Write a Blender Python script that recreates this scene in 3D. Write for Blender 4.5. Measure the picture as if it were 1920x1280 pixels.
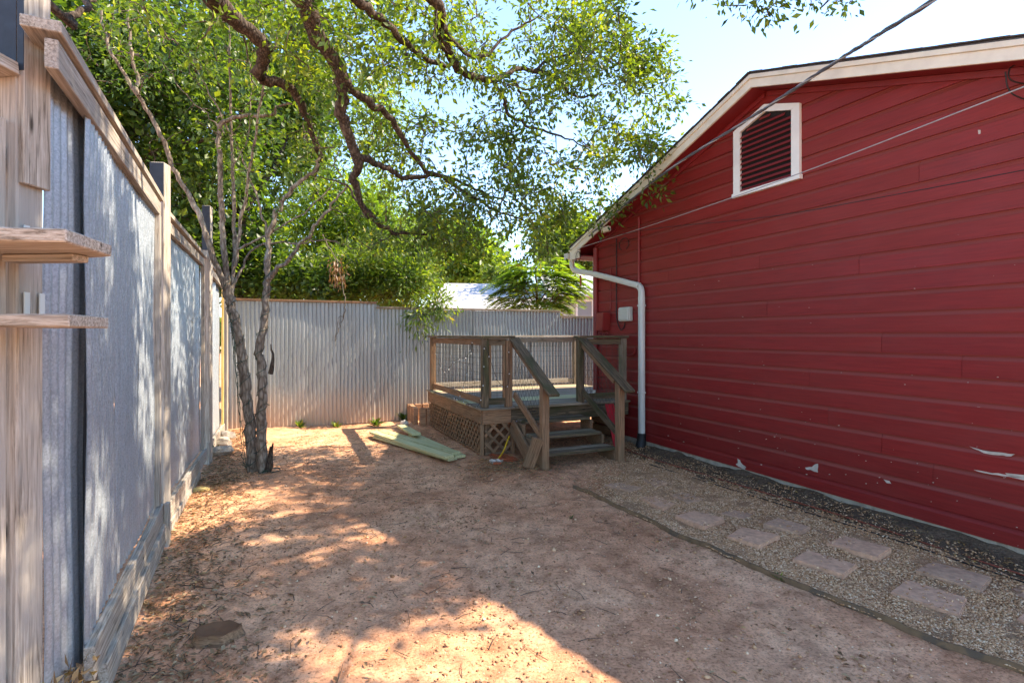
import bpy, bmesh, math, random
import numpy as np
from mathutils import Vector, Matrix
random.seed(7); RNG = np.random.default_rng(7)
for o in list(bpy.data.objects): bpy.data.objects.remove(o)
S = bpy.context.scene; COL = S.collection
PI = math.pi
# ------------------------------------------------------------------ camera
F, CX, HZ, EYE = 1010.0, 960.0, 628.0, 1.6      # focal length and horizon in photo pixels, eye height
cam = bpy.data.cameras.new('camera'); camo = bpy.data.objects.new('camera', cam); COL.objects.link(camo)
camo.location = (0, 0, EYE); camo.rotation_euler = (PI/2, 0, 0)
cam.sensor_width = 36; cam.lens = F/1920*36; cam.shift_y = -(640-HZ)/1920
cam.clip_start = .05; cam.clip_end = 2000
S.camera = camo
# ------------------------------------------------------------------ light
SUN = Vector((.975, .20, 0)).normalized(); ELEV = math.radians(47)
SUN = Vector((SUN.x*math.cos(ELEV), SUN.y*math.cos(ELEV), math.sin(ELEV)))
w = bpy.data.worlds.new('World'); S.world = w; w.use_nodes = True
nt = w.node_tree; bg = nt.nodes['Background']
sky = nt.nodes.new('ShaderNodeTexSky'); sky.sky_type = 'NISHITA'; sky.sun_disc = False
sky.sun_elevation = ELEV; sky.sun_rotation = math.atan2(SUN.x, SUN.y)
sky.air_density = 1.0; sky.dust_density = 0.05; sky.ozone_density = 8.0
nt.links.new(sky.outputs[0], bg.inputs[0]); bg.inputs[1].default_value = .15
sl = bpy.data.lights.new('sun', 'SUN'); sl.energy = 3.2; sl.angle = math.radians(.53); sl.color = (1, .96, .90)
so = bpy.data.objects.new('sun', sl); COL.objects.link(so)
so.rotation_euler = SUN.to_track_quat('Z', 'Y').to_euler(); so.location = (5, 0, 12)
S.view_settings.view_transform = 'Standard'; S.view_settings.look = 'None'
S.view_settings.gamma = 1; S.view_settings.use_curve_mapping = False
S.view_settings.exposure = 2.15
S.view_settings.use_white_balance = True; S.view_settings.white_balance_temperature = 8100; S.view_settings.white_balance_tint = 13
# ------------------------------------------------------------------ helpers
def P(x, y, Z): return Vector(((x-CX)*Z/F, Z, EYE-(y-HZ)*Z/F))
def G(x, y):
    Z = F*EYE/(y-HZ); return Vector(((x-CX)*Z/F, Z, 0))
def V(*a): return Vector(a)
WORLD = {}
def put(o, parent=None, M=None):
    M = M or Matrix.Identity(4)
    COL.objects.link(o)
    if parent is not None:
        o.parent = parent; o.matrix_basis = WORLD[parent.name].inverted() @ M
    else: o.matrix_basis = M
    WORLD[o.name] = M
    return o
def tag(o, label=None, cat=None, group=None, kind=None):
    if label: o['label'] = label
    if cat: o['category'] = cat
    if group: o['group'] = group
    if kind: o['kind'] = kind
    return o
def thing(name, loc, label, cat, group=None):
    o = bpy.data.objects.new(name, None); o.empty_display_size = .1
    put(o, None, Matrix.Translation(loc)); return tag(o, label, cat, group)
def npmesh(name, verts, faces, mat, smooth=False, rnd=None):
    """verts Nx3, faces MxK array"""
    me = bpy.data.meshes.new(name)
    verts = np.asarray(verts, dtype=np.float32); faces = np.asarray(faces, dtype=np.int32)
    me.vertices.add(len(verts)); me.vertices.foreach_set('co', verts.ravel())
    m, k = faces.shape
    me.loops.add(m*k); me.loops.foreach_set('vertex_index', faces.ravel())
    me.polygons.add(m); me.polygons.foreach_set('loop_start', np.arange(0, m*k, k, dtype=np.int32))
    me.polygons.foreach_set('loop_total', np.full(m, k, dtype=np.int32))
    if smooth: me.polygons.foreach_set('use_smooth', np.ones(m, dtype=bool))
    if rnd is not None:
        a = me.attributes.new('rnd', 'FLOAT', 'POINT'); a.data.foreach_set('value', np.asarray(rnd, dtype=np.float32))
    me.update(); me.validate()
    if mat: me.materials.append(mat)
    return me
def nobj(name, verts, faces, mat, parent=None, smooth=False, rnd=None, M=None):
    return put(bpy.data.objects.new(name, npmesh(name, verts, faces, mat, smooth, rnd)), parent, M)
def bm_obj(name, bm, mat, parent=None, M=None, smooth=False):
    me = bpy.data.meshes.new(name); bmesh.ops.recalc_face_normals(bm, faces=bm.faces)
    bm.to_mesh(me); bm.free(); me.materials.append(mat)
    if smooth:
        for p in me.polygons: p.use_smooth = True
    return put(bpy.data.objects.new(name, me), parent, M)
BOXC = {}
def box_mesh(name, L, W, T, mat, bev=.003, seg=1, warp=0):
    bm = bmesh.new(); bmesh.ops.create_cube(bm, size=1)
    for v in bm.verts: v.co = Vector((v.co.x*L, v.co.y*W, v.co.z*T))
    if bev: bmesh.ops.bevel(bm, geom=bm.edges[:], offset=min(bev, W*.3, T*.3), segments=seg, affect='EDGES')
    me = bpy.data.meshes.new(name); bm.to_mesh(me); bm.free(); me.materials.append(mat); return me
def board(name, p0, p1, w_, t_, mat, parent=None, side=(0, 0, 1), bev=.003):
    """plank from p0 to p1 (centre line), width w_ along `side`, thickness t_"""
    p0 = Vector(p0); p1 = Vector(p1); x = (p1-p0); L = x.length; x.normalize()
    y = Vector(side); y = (y-x*y.dot(x)).normalized(); z = x.cross(y)
    M = Matrix((x, y, z)).transposed().to_4x4(); M.translation = (p0+p1)/2
    return put(bpy.data.objects.new(name, box_mesh(name, L, w_, t_, mat, bev)), parent, M)
def frames(pts):
    pts = np.asarray(pts, float); d = np.gradient(pts, axis=0); d /= np.linalg.norm(d, axis=1)[:, None]+1e-9
    up = np.array([0, 0, 1.]) if abs(d[0][2]) < .9 else np.array([1., 0, 0])
    N = []; n = np.cross(d[0], up); n /= np.linalg.norm(n)
    for k in range(len(pts)):
        n = n-d[k]*n.dot(d[k]); n /= np.linalg.norm(n)+1e-9; N.append(n)
    N = np.array(N); B = np.cross(d, N); return pts, N, B
def tube_data(pts, rad, sides=6):
    pts, N, B = frames(pts); rad = np.broadcast_to(np.asarray(rad, float), (len(pts),))
    a = np.linspace(0, 2*PI, sides, endpoint=False)
    ring = N[:, None, :]*np.cos(a)[None, :, None]+B[:, None, :]*np.sin(a)[None, :, None]
    v = pts[:, None, :]+ring*rad[:, None, None]; n = len(pts)
    i = np.arange(n-1)[:, None]*sides; j = np.arange(sides)[None, :]; k = (np.arange(sides)+1)[None, :] % sides
    f = np.stack([i+j, i+k, i+k+sides, i+j+sides], -1).reshape(-1, 4)
    return v.reshape(-1, 3), f
def join(parts):
    vs, fs, o = [], [], 0
    for v, f in parts: vs.append(v); fs.append(f+o); o += len(v)
    return np.concatenate(vs), np.concatenate(fs)
def smooth_path(pts, n=6, jit=0, rng=RNG):
    pts = np.array([tuple(p) for p in pts], float)
    q = np.vstack([2*pts[0]-pts[1], pts, 2*pts[-1]-pts[-2]]); out = []
    for i in range(1, len(q)-2):
        for t in np.linspace(0, 1, n, endpoint=False):
            p0, p1, p2, p3 = q[i-1:i+3]
            out.append(.5*((2*p1)+(-p0+p2)*t+(2*p0-5*p1+4*p2-p3)*t*t+(-p0+3*p1-3*p2+p3)*t**3))
    out.append(pts[-1]); out = np.array(out)
    if jit: out[1:-1] += rng.normal(0, jit, out[1:-1].shape)
    return out
def cable(name, pts, r, mat, parent=None, n=8, sides=6):
    v, f = tube_data(smooth_path(pts, n), r, sides); return nobj(name, v, f, mat, parent, True)
def vnoise(x, y, s, seed=0):
    x = np.asarray(x)/s; y = np.asarray(y)/s; xi = np.floor(x).astype(np.int64); yi = np.floor(y).astype(np.int64)
    fx = x-xi; fy = y-yi; fx = fx*fx*(3-2*fx); fy = fy*fy*(3-2*fy)
    def h(a, b):
        n = (a*374761393+b*668265263+seed*1442695041) & 0xffffffff
        n = ((n ^ (n >> 13))*1274126177) & 0xffffffff; return ((n ^ (n >> 16)) & 0xffff)/65535.
    return (h(xi, yi)*(1-fx)+h(xi+1, yi)*fx)*(1-fy)+(h(xi, yi+1)*(1-fx)+h(xi+1, yi+1)*fx)*fy
def extrude_profile(name, prof, M, L, mat, parent=None, ends=None, smooth=False):
    """closed profile [(y,z)] swept along local x; ends(i)->(x0,x1)"""
    n = len(prof); v = []
    for e in (0, 1):
        for (a, b) in prof:
            x = (0, L)[e] if ends is None else ends(b)[e]
            v.append((x, a, b))
    bm = bmesh.new(); vv = [bm.verts.new(p) for p in v]
    for i in range(n): j = (i+1) % n; bm.faces.new((vv[i], vv[j], vv[n+j], vv[n+i]))
    bm.faces.new(vv[:n]); bm.faces.new(vv[n:][::-1])
    return bm_obj(name, bm, mat, parent, M, smooth)
# ------------------------------------------------------------------ materials
def M_(name, rough=.8, metal=0, spec=.3):
    m = bpy.data.materials.new(name); m.use_nodes = True; n = m.node_tree.nodes; b = n['Principled BSDF']
    b.inputs['Roughness'].default_value = rough; b.inputs['Metallic'].default_value = metal
    b.inputs['Specular IOR Level'].default_value = spec
    return m, m.node_tree, b
def nd(t, typ, **k):
    n = t.nodes.new(typ)
    for a, b in k.items():
        if a.startswith('i_'): n.inputs[a[2:].replace('_', ' ')].default_value = b
        else: setattr(n, a, b)
    return n
def ramp(t, src, stops):
    r = t.nodes.new('ShaderNodeValToRGB'); e = r.color_ramp.elements
    while len(e) < len(stops): e.new(.5)
    for q, (p, c) in zip(e, stops): q.position = p; q.color = (*c, 1) if len(c) == 3 else c
    t.links.new(src, r.inputs[0]); return r.outputs[0]
def mix(t, fac, a, b, mode='MIX'):
    m = nd(t, 'ShaderNodeMix', data_type='RGBA', blend_type=mode)
    for s, v in ((0, fac), (6, a), (7, b)):
        if hasattr(v, 'links') or hasattr(v, 'is_linked'): t.links.new(v, m.inputs[s])
        else: m.inputs[s].default_value = (*v, 1) if isinstance(v, tuple) else v
    return m.outputs[2]
def noise(t, vec, scale, detail=5, rough=.55, dist=0):
    n = nd(t, 'ShaderNodeTexNoise'); n.inputs['Scale'].default_value = scale; n.inputs['Detail'].default_value = detail
    n.inputs['Roughness'].default_value = rough; n.inputs['Distortion'].default_value = dist
    if vec is not None: t.links.new(vec, n.inputs['Vector'])
    return n.outputs[0]
def mapping(t, vec, scale=(1, 1, 1), loc=None):
    m = nd(t, 'ShaderNodeMapping'); m.inputs['Scale'].default_value = scale; t.links.new(vec, m.inputs['Vector'])
    if loc is not None: t.links.new(loc, m.inputs['Location'])
    return m.outputs[0]
def coords(t, rand=True):
    tc = nd(t, 'ShaderNodeTexCoord'); v = tc.outputs['Object']
    if rand:
        oi = nd(t, 'ShaderNodeObjectInfo'); mu = nd(t, 'ShaderNodeMath', operation='MULTIPLY'); mu.inputs[1].default_value = 37
        t.links.new(oi.outputs['Random'], mu.inputs[0]); ad = nd(t, 'ShaderNodeVectorMath', operation='ADD')
        t.links.new(v, ad.inputs[0]); t.links.new(mu.outputs[0], ad.inputs[1]); return ad.outputs[0], v, oi.outputs['Random']
    return v, v, None
def bump(t, b, h, st=.3, d=.01):
    bn = nd(t, 'ShaderNodeBump'); bn.inputs['Strength'].default_value = st; bn.inputs['Distance'].default_value = d
    t.links.new(h, bn.inputs['Height']); t.links.new(bn.outputs[0], b.inputs['Normal'])
def math_(t, op, a, b=0.5):
    m = nd(t, 'ShaderNodeMath', operation=op)
    for i, v in ((0, a), (1, b)):
        if hasattr(v, 'links'): t.links.new(v, m.inputs[i])
        else: m.inputs[i].default_value = v
    return m.outputs[0]
def wood(name, c0, c1, c2, blotch=None, gs=1.0, bst=.5):
    m, t, b = M_(name, .85); vr, v, rn = coords(t)
    g = noise(t, mapping(t, vr, (2.4*gs, 62*gs, 62*gs)), 1.6, 8, .7, .5)
    big = noise(t, mapping(t, vr, (1.5, 5, 5)), 1.3, 3)
    c = ramp(t, g, [(.36, c0), (.5, c1), (.66, c2)])
    kn = nd(t, 'ShaderNodeTexVoronoi'); kn.inputs['Scale'].default_value = 1.0
    t.links.new(mapping(t, vr, (3.2, 14, 14)), kn.inputs['Vector'])
    k = ramp(t, kn.outputs['Distance'], [(.05, (1, 1, 1)), (.14, (0, 0, 0))])
    c = mix(t, k, c, tuple(x*.45 for x in c0))
    if blotch: c = mix(t, ramp(t, big, [(.47, (0, 0, 0)), (.66, (.85,)*3)]), c, blotch)
    c = mix(t, .75, c, ramp(t, rn, [(0, (.68, .68, .68)), (1, (1.12, 1.1, 1.08))]), 'MULTIPLY')
    t.links.new(c, b.inputs['Base Color']); bump(t, b, g, bst, .004); return m
MAT = {}
MAT['wood_pale'] = wood('pale_weathered_wood', (.15, .12, .09), (.38, .325, .26), (.58, .52, .44), (.33, .305, .27))
MAT['wood_brown'] = wood('brown_stained_wood', (.12, .062, .034), (.27, .15, .08), (.40, .245, .145), (.20, .135, .08))
MAT['wood_dark'] = wood('dark_weathered_wood', (.035, .026, .018), (.13, .092, .056), (.29, .205, .125), (.065, .068, .028), 1, .9)
MAT['wood_grey'] = wood('grey_deck_wood', (.11, .085, .06), (.26, .205, .15), (.42, .345, .26), (.16, .145, .085))
MAT['wood_green'] = wood('green_treated_wood', (.32, .31, .14), (.50, .48, .25), (.62, .58, .35), (.48, .50, .28), .6, .2)
MAT['wood_yellow'] = wood('fresh_yellow_wood', (.40, .25, .07), (.62, .43, .15), (.75, .58, .25), None, .6, .2)
MAT['wood_red'] = wood('red_brown_block', (.22, .105, .06), (.42, .23, .13), (.55, .34, .21), None)
def paintm(name, col, dark=.75, rough=.5, sc=6, chip=None, bst=.15):
    m, t, b = M_(name, rough, 0, .4); vr, v, rn = coords(t)
    n = noise(t, vr, sc, 6, .6); c = ramp(t, n, [(.3, tuple(x*dark for x in col)), (.65, col)])
    n2 = noise(t, vr, sc*.35, 4, .6, 1.0)
    if chip: c = mix(t, ramp(t, n2, [(.57, (0, 0, 0)), (.62, (.8,)*3)]), c, chip)
    t.links.new(c, b.inputs['Base Color']); bump(t, b, n, bst, .003); return m
MAT['cream'] = paintm('cream_trim_paint', (.76, .73, .62), .82, .5, 5)
MAT['white'] = paintm('white_paint', (.76, .76, .72), .88, .45, 4)
MAT['navy'] = paintm('dark_blue_grey_paint', (.022, .032, .045), .6, .6, 20)
MAT['redtrim'] = paintm('red_trim_paint', (.22, .018, .022), .8, .5, 5)
MAT['redpipe'] = paintm('red_pipe_paint', (.25, .022, .02), .8, .45, 8)
MAT['spout'] = paintm('pale_grey_metal_paint', (.58, .60, .56), .88, .35, 3)
MAT['box'] = paintm('grey_plastic_box', (.50, .52, .46), .9, .5, 6)
MAT['black'] = paintm('black_rubber', (.016, .016, .017), .7, .6, 10)
MAT['cablegrey'] = paintm('grey_cable', (.10, .11, .13), .7, .5, 20)
MAT['wirelight'] = paintm('bare_light_wire', (.35, .36, .38), .8, .35, 20)
MAT['orange'] = paintm('orange_cord_plastic', (.38, .085, .03), .8, .5, 10)
MAT['redcord'] = paintm('faded_red_cord_plastic', (.30, .065, .035), .6, .6, 10)
MAT['yellow'] = paintm('yellow_cord_plastic', (.70, .42, .02), .9, .5, 10)
MAT['redplastic'] = paintm('bright_red_plastic', (.42, .012, .02), .85, .4, 6)
MAT['greenwire'] = paintm('dark_green_light_cord', (.012, .05, .035), .7, .5, 10)
MAT['bulb'] = paintm('clear_bulb', (.75, .75, .70), .9, .15, 10)
MAT['steelwire'] = paintm('rusty_steel_wire', (.06, .05, .045), .7, .5, 10)
MAT['hole'] = paintm('dark_interior', (.01, .008, .008), .8, .9, 10)
MAT['concrete'] = paintm('foundation_concrete', (.42, .37, .29), .6, .9, 9, (.25, .2, .15), .6)
MAT['rock'] = paintm('pale_limestone', (.60, .54, .46), .7, .9, 14, None, .6)
MAT['bark_yard'] = None
def bark(name, c0, c1, c2, sc):
    m, t, b = M_(name, .95, 0, .1); v = nd(t, 'ShaderNodeTexCoord').outputs['Object']
    n = noise(t, mapping(t, v, (sc, sc, sc*.35)), 2.2, 8, .7, .6)
    vo = nd(t, 'ShaderNodeTexVoronoi', feature='DISTANCE_TO_EDGE'); vo.inputs['Scale'].default_value = 1
    t.links.new(mapping(t, v, (sc*3, sc*3, sc*.9)), vo.inputs['Vector'])
    e = ramp(t, vo.outputs['Distance'], [(0, (0, 0, 0)), (.25, (1, 1, 1))])
    h = mix(t, .22, n, e); c = ramp(t, h, [(.3, c0), (.52, c1), (.76, c2)])
    li = noise(t, v, sc*.45, 4); c = mix(t, ramp(t, li, [(.58, (0, 0, 0)), (.68, (.35,)*3)]), c, tuple(min(.5, x*1.6) for x in c2))
    t.links.new(c, b.inputs['Base Color']); bump(t, b, h, .9, .02); return m
MAT['bark_oak'] = bark('oak_bark', (.022, .017, .013), (.07, .052, .04), (.15, .118, .09), 12)
MAT['bark_yard'] = bark('grey_smooth_bark', (.08, .06, .045), (.21, .17, .13), (.36, .31, .25), 9)
MAT['twig'] = bark('twig_bark', (.05, .038, .028), (.13, .10, .075), (.22, .18, .13), 20)
def leafm(name, stops, trans=.45):
    m = bpy.data.materials.new(name); m.use_nodes = True; t = m.node_tree
    b = t.nodes['Principled BSDF']; b.inputs['Roughness'].default_value = .42; b.inputs['Specular IOR Level'].default_value = .45
    at = nd(t, 'ShaderNodeAttribute', attribute_name='rnd'); c = ramp(t, at.outputs['Fac'], stops)
    t.links.new(c, b.inputs['Base Color']); tr = nd(t, 'ShaderNodeBsdfTranslucent')
    t.links.new(mix(t, 1.0, c, (2.1, 2.1, .6), 'MULTIPLY'), tr.inputs['Color'])
    ms = nd(t, 'ShaderNodeMixShader'); ms.inputs[0].default_value = trans
    t.links.new(b.outputs[0], ms.inputs[1]); t.links.new(tr.outputs[0], ms.inputs[2])
    t.links.new(ms.outputs[0], t.nodes['Material Output'].inputs['Surface']); return m
MAT['leaf_oak'] = leafm('oak_leaf', [(0, (.028, .055, .018)), (.45, (.075, .125, .024)), (.8, (.16, .21, .032)), (1, (.28, .28, .05))])
MAT['leaf_broad'] = leafm('broad_leaf', [(0, (.016, .036, .014)), (.4, (.042, .088, .024)), (.8, (.10, .16, .03)), (1, (.22, .25, .05))])
MAT['leaf_bright'] = leafm('bright_feathery_leaf', [(0, (.05, .10, .03)), (.5, (.11, .19, .035)), (1, (.24, .29, .05))], .5)
MAT['leaf_bamboo'] = leafm('narrow_leaf', [(0, (.03, .07, .02)), (.5, (.08, .14, .025)), (.9, (.18, .22, .05)), (1, (.35, .26, .06))])
MAT['leaf_dry'] = leafm('dry_leaf', [(0, (.10, .055, .025)), (.5, (.26, .16, .08)), (.85, (.42, .30, .17)), (1, (.52, .30, .08))], .1)
MAT['leaf_red'] = leafm('dead_hanging_leaf', [(0, (.10, .05, .02)), (1, (.26, .13, .06))], .3)
def galv(name, lo, hi, l2, h2, dirt, dz0, dz1):
    m, t, b = M_(name, .42, .6, .5); vr, v, rn = coords(t)
    vo = nd(t, 'ShaderNodeTexVoronoi'); vo.inputs['Scale'].default_value = 150; t.links.new(vr, vo.inputs['Vector'])
    sp = ramp(t, vo.outputs['Color'], [(.15, lo), (.85, hi)])
    st = noise(t, mapping(t, vr, (14, 14, 1.2)), 1.5, 4); c = mix(t, .45, sp, ramp(t, st, [(.3, l2), (.7, h2)]))
    sx = nd(t, 'ShaderNodeSeparateXYZ'); t.links.new(v, sx.inputs[0])
    dz = math_(t, 'ADD', sx.outputs[2], math_(t, 'MULTIPLY', noise(t, mapping(t, vr, (3, 3, 1)), 2, 4), .55))
    d = ramp(t, dz, [(dz0, (dirt,)*3), (dz1, (0, 0, 0))])     # splashed mud on the foot of the sheets
    c = mix(t, d, c, (.40, .29, .20)); t.links.new(c, b.inputs['Base Color'])
    t.links.new(mix(t, d, (.55,)*3, (.0,)*3), b.inputs['Metallic'])
    t.links.new(ramp(t, vo.outputs['Color'], [(0, (.34,)*3), (1, (.56,)*3)]), b.inputs['Roughness'])
    bump(t, b, vo.outputs['Distance'], .12, .002); return m
MAT['galv'] = galv('galvanised_steel_blue', (.24, .29, .32), (.50, .56, .60), (.36, .41, .44), (.50, .55, .58), .3, .25, .6)
MAT['galvback'] = galv('galvanised_steel_grey', (.20, .22, .22), (.38, .41, .41), (.24, .27, .27), (.44, .47, .47), .85, .35, 1.05)
def siding():
    m, t, b = M_('dark_red_siding_paint', .5, 0, .3); vr, v, rn = coords(t)
    g = noise(t, mapping(t, vr, (1.5, 30, 30)), 2.2, 7, .65, .3); big = noise(t, vr, .9, 4)
    c = ramp(t, g, [(.3, (.165, .010, .010)), (.7, (.26, .017, .017))])
    c = mix(t, ramp(t, big, [(.4, (0, 0, 0)), (.75, (.45,)*3)]), c, (.20, .028, .02))
    c = mix(t, .5, c, ramp(t, rn, [(0, (.82,)*3), (1, (1.12,)*3)]), 'MULTIPLY')
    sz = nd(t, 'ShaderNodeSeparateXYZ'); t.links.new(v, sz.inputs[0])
    bevel_light = ramp(t, sz.outputs[2], [(.131, (0, 0, 0)), (.142, (.36,)*3)]); c = mix(t, bevel_light, c, (.30, .10, .075))  # paler bevel: sky light on the upper edge put into the colour
    fd = noise(t, mapping(t, vr, (.6, 2, 2)), 3, 5, .6); c = mix(t, ramp(t, fd, [(.45, (0, 0, 0)), (.75, (.18,)*3)]), c, (.26, .05, .045))
    ch = noise(t, mapping(t, vr, (1.2, 3, 3)), 9, 6, .65); msk = ramp(t, ch, [(.735, (0, 0, 0)), (.75, (1, 1, 1))])
    c = mix(t, msk, c, (.40, .34, .28))
    cr = noise(t, mapping(t, vr, (.8, 60, 60)), 1.8, 5, .7); c = mix(t, ramp(t, cr, [(.30, (.7,)*3), (.34, (0, 0, 0))]), c, (.05, .006, .006))
    t.links.new(c, b.inputs['Base Color']); t.links.new(ramp(t, big, [(.3, (.42,)*3), (.7, (.62,)*3)]), b.inputs['Roughness'])
    bump(t, b, g, .35, .003); return m
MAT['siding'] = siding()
MAT['bare'] = paintm('bare_undercoat', (.52, .48, .41), .65, .8, 12)
def groundm():
    m, t, b = M_('red_brown_dirt', .95, 0, .1); v = nd(t, 'ShaderNodeTexCoord').outputs['Object']
    n1 = noise(t, v, .85, 6, .6, .3); n2 = noise(t, v, 7, 8, .7); n3 = noise(t, v, 60, 5, .7); n4 = noise(t, mapping(t, v, (1, .45, 1)), 3.0, 6, .65)
    c = ramp(t, n1, [(.3, (.44, .20, .105)), (.46, (.65, .325, .185)), (.62, (.76, .43, .26))])
    c = mix(t, ramp(t, n4, [(.50, (0, 0, 0)), (.68, (.55,)*3)]), c, (.27, .15, .09))
    c = mix(t, .8, c, ramp(t, n2, [(.33, (.50, .44, .41)), (.56, (1.08, 1.06, 1.04))]), 'MULTIPLY')
    c = mix(t, .7, c, ramp(t, n3, [(.36, (.42, .37, .34)), (.52, (1.1, 1.1, 1.1))]), 'MULTIPLY')
    vo = nd(t, 'ShaderNodeTexVoronoi'); vo.inputs['Scale'].default_value = 38; t.links.new(v, vo.inputs['Vector'])
    pk = math_(t, 'MULTIPLY', ramp(t, vo.outputs['Distance'], [(.12, (1, 1, 1)), (.2, (0, 0, 0))]), ramp(t, vo.outputs['Color'], [(.6, (0, 0, 0)), (.7, (1, 1, 1))]))
    c = mix(t, pk, c, (.50, .38, .29)); t.links.new(c, b.inputs['Base Color'])
    h = mix(t, .5, n2, n3); bump(t, b, h, .8, .02); return m
MAT['ground'] = groundm()
def soilm(name, a, c_, sc=50):
    m, t, b = M_(name, .95, 0, .1); v = nd(t, 'ShaderNodeTexCoord').outputs['Object']
    n = noise(t, v, sc, 7, .75); n2 = noise(t, v, 3, 4)
    c = mix(t, .6, ramp(t, n, [(.3, a), (.7, c_)]), ramp(t, n2, [(.35, (.6,)*3), (.65, (1.3,)*3)]), 'MULTIPLY')
    t.links.new(c, b.inputs['Base Color']); bump(t, b, n, 1, .02); return m
MAT['soil'] = soilm('dark_damp_soil', (.05, .036, .026), (.24, .165, .11))
MAT['gravelbed'] = soilm('gravel_bed_grit', (.28, .15, .08), (.64, .385, .225), 90)
MAT['grass'] = soilm('far_grass', (.03, .06, .015), (.10, .14, .04), 8)
def stonem(name, stops, at='rnd'):
    m, t, b = M_(name, .9, 0, .2); a = nd(t, 'ShaderNodeAttribute', attribute_name=at)
    t.links.new(ramp(t, a.outputs['Fac'], stops), b.inputs['Base Color']); return m
MAT['pebble'] = stonem('pinkish_gravel', [(0, (.24, .12, .06)), (.3, (.46, .245, .12)), (.6, (.62, .345, .18)), (.85, (.74, .46, .27)), (1, (.80, .60, .40))])
MAT['clod'] = stonem('dirt_clod', [(0, (.17, .085, .045)), (.5, (.36, .19, .10)), (1, (.58, .34, .19))])
MAT['paver'] = paintm('rough_pink_concrete', (.70, .40, .25), .62, .9, 22, None, .8)
MAT['pavergrey'] = paintm('rough_grey_brown_concrete', (.58, .35, .225), .6, .9, 22, None, .8)
MAT['shingle'] = paintm('grey_asphalt_shingle', (.10, .10, .11), .6, .9, 30, None, .6)
MAT['whiteroof'] = paintm('pale_asphalt_shingle', (.46, .45, .46), .8, .9, 3, (.28, .26, .27), .3)
MAT['farwall'] = paintm('pale_grey_green_wall', (.58, .60, .55), .9, .7, 2)
def glassm():
    m, t, b = M_('window_glass', .08, 0, .6); b.inputs['Base Color'].default_value = (.25, .29, .30, 1); return m
MAT['glass'] = glassm()
MAT['steeledge'] = paintm('rusty_brown_edging', (.22, .125, .06), .6, .8, 12, (.10, .07, .045), .4)
# ------------------------------------------------------------------ frames of the place
W0 = V(1.386, 8.92, 0); US = V(.401, -.916, 0); UN = V(-.916, -.401, 0)   # house corner, along the wall to us, out of the wall
UA = -UN; VB = -US                                                          # deck axes: along the front, away from us
def HW(s, z, o=0): return W0+US*s+UN*o+V(0, 0, z)
def sx(x, o=0):                                                              # wall position seen at photo column x
    k = (x-CX)/F; b0 = W0+UN*o
    return (b0.x-k*b0.y)/(k*US.y-US.x)
def zy(s, y, o=0): return EYE-(y-HZ)*HW(s, 0, o).y/F
# ================================================================== SETTING
def ground_z(x, y):
    z = (vnoise(x, y, 1.7, 1)-.5)*.05+(vnoise(x, y, .45, 2)-.5)*.022+(vnoise(x, y, .15, 3)-.5)*.016+(vnoise(x, y, .07, 4)-.5)*.012
    m = np.clip((12-np.hypot(x, y-6))/3, 0, 1)
    return z*m
gx = np.concatenate([[-600, -250, -100, -50, -28, -16, -10, -7], np.arange(-5.6, 5.6, .04), [7, 10, 16, 28, 50, 100, 250, 600]])
gy = np.concatenate([[-300, -100, -40, -15, -6, -2, 0, 1], np.arange(1.6, 11.4, .04), [13, 16, 20, 28, 45, 80, 160, 320, 700]])
X, Y = np.meshgrid(gx, gy); Zg = ground_z(X, Y); nx, ny = len(gx), len(gy)
ii = (np.arange(ny-1)[:, None]*nx+np.arange(nx-1)[None, :]); gf = np.stack([ii, ii+1, ii+nx+1, ii+nx], -1).reshape(-1, 4)
g = nobj('ground', np.stack([X.ravel(), Y.ravel(), Zg.ravel()], -1), gf, MAT['ground'], None, True); tag(g, kind='structure')
def gz(p): return float(ground_z(np.array([p[0]]), np.array([p[1]]))[0])
# gravel path between the edging and the house
EDGE = [G(x, y) for x, y in ((1075, 911), (1100, 922), (1190, 962), (1340, 1030), (1520, 1106), (1720, 1184), (1920, 1262))]
EDGE.append(EDGE[-1]+(EDGE[-1]-EDGE[-2])*1.6)
EP = smooth_path(EDGE, 6)
def strip(name, left, right, mat, zoff, amp=.012, n=24, seed=5, hump=0, fade=.075):
    L = np.array([tuple(p) for p in left]); R = np.array([tuple(p) for p in right]); k = len(L); v = []
    for j in range(n+1):
        q = L+(R-L)*(j/n); q[:, 2] = ground_z(q[:, 0], q[:, 1])+zoff+(vnoise(q[:, 0], q[:, 1], .12, seed)-.3)*amp+hump*max(0, (j/n-.35))*vnoise(q[:, 0], q[:, 1], .5, seed+3)
        if j == 0: q[:, 2] -= abs(zoff)+.03
        q[:, 2] -= np.clip(1-np.arange(k)/(.16*k), 0, 1)**1.2*fade
        v.append(q)
    v = np.array(v).reshape(-1, 3); i = (np.arange(n)[:, None]*k+np.arange(k-1)[None, :])
    return nobj(name, v, np.stack([i, i+1, i+k+1, i+k], -1).reshape(-1, 4), mat, None, True)
def resample(pts, n):
    pts = np.array([tuple(p) for p in pts]); d = np.r_[0, np.cumsum(np.linalg.norm(np.diff(pts, axis=0), axis=1))]
    t = np.linspace(0, d[-1], n); return np.stack([np.interp(t, d, pts[:, k]) for k in range(3)], -1)
EL = resample(EP, 90)
wallline = resample([HW(.55, 0, .42), HW(3, 0, .40), HW(5, 0, .34), HW(8.3, 0, .30)], 90)
wallbase = resample([HW(.45, 0, -.02), HW(8.4, 0, -.02)], 90)
gb = strip('gravel_path', EL, wallline, MAT['gravelbed'], .012); tag(gb, kind='structure')
sb = strip('soil_strip', resample([HW(.6, 0, .60), HW(3, 0, .52), HW(5, 0, .40), HW(8.3, 0, .32)], 90), wallbase, MAT['soil'], .010, .03, 24, 9, .09); tag(sb, kind='structure')

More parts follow.
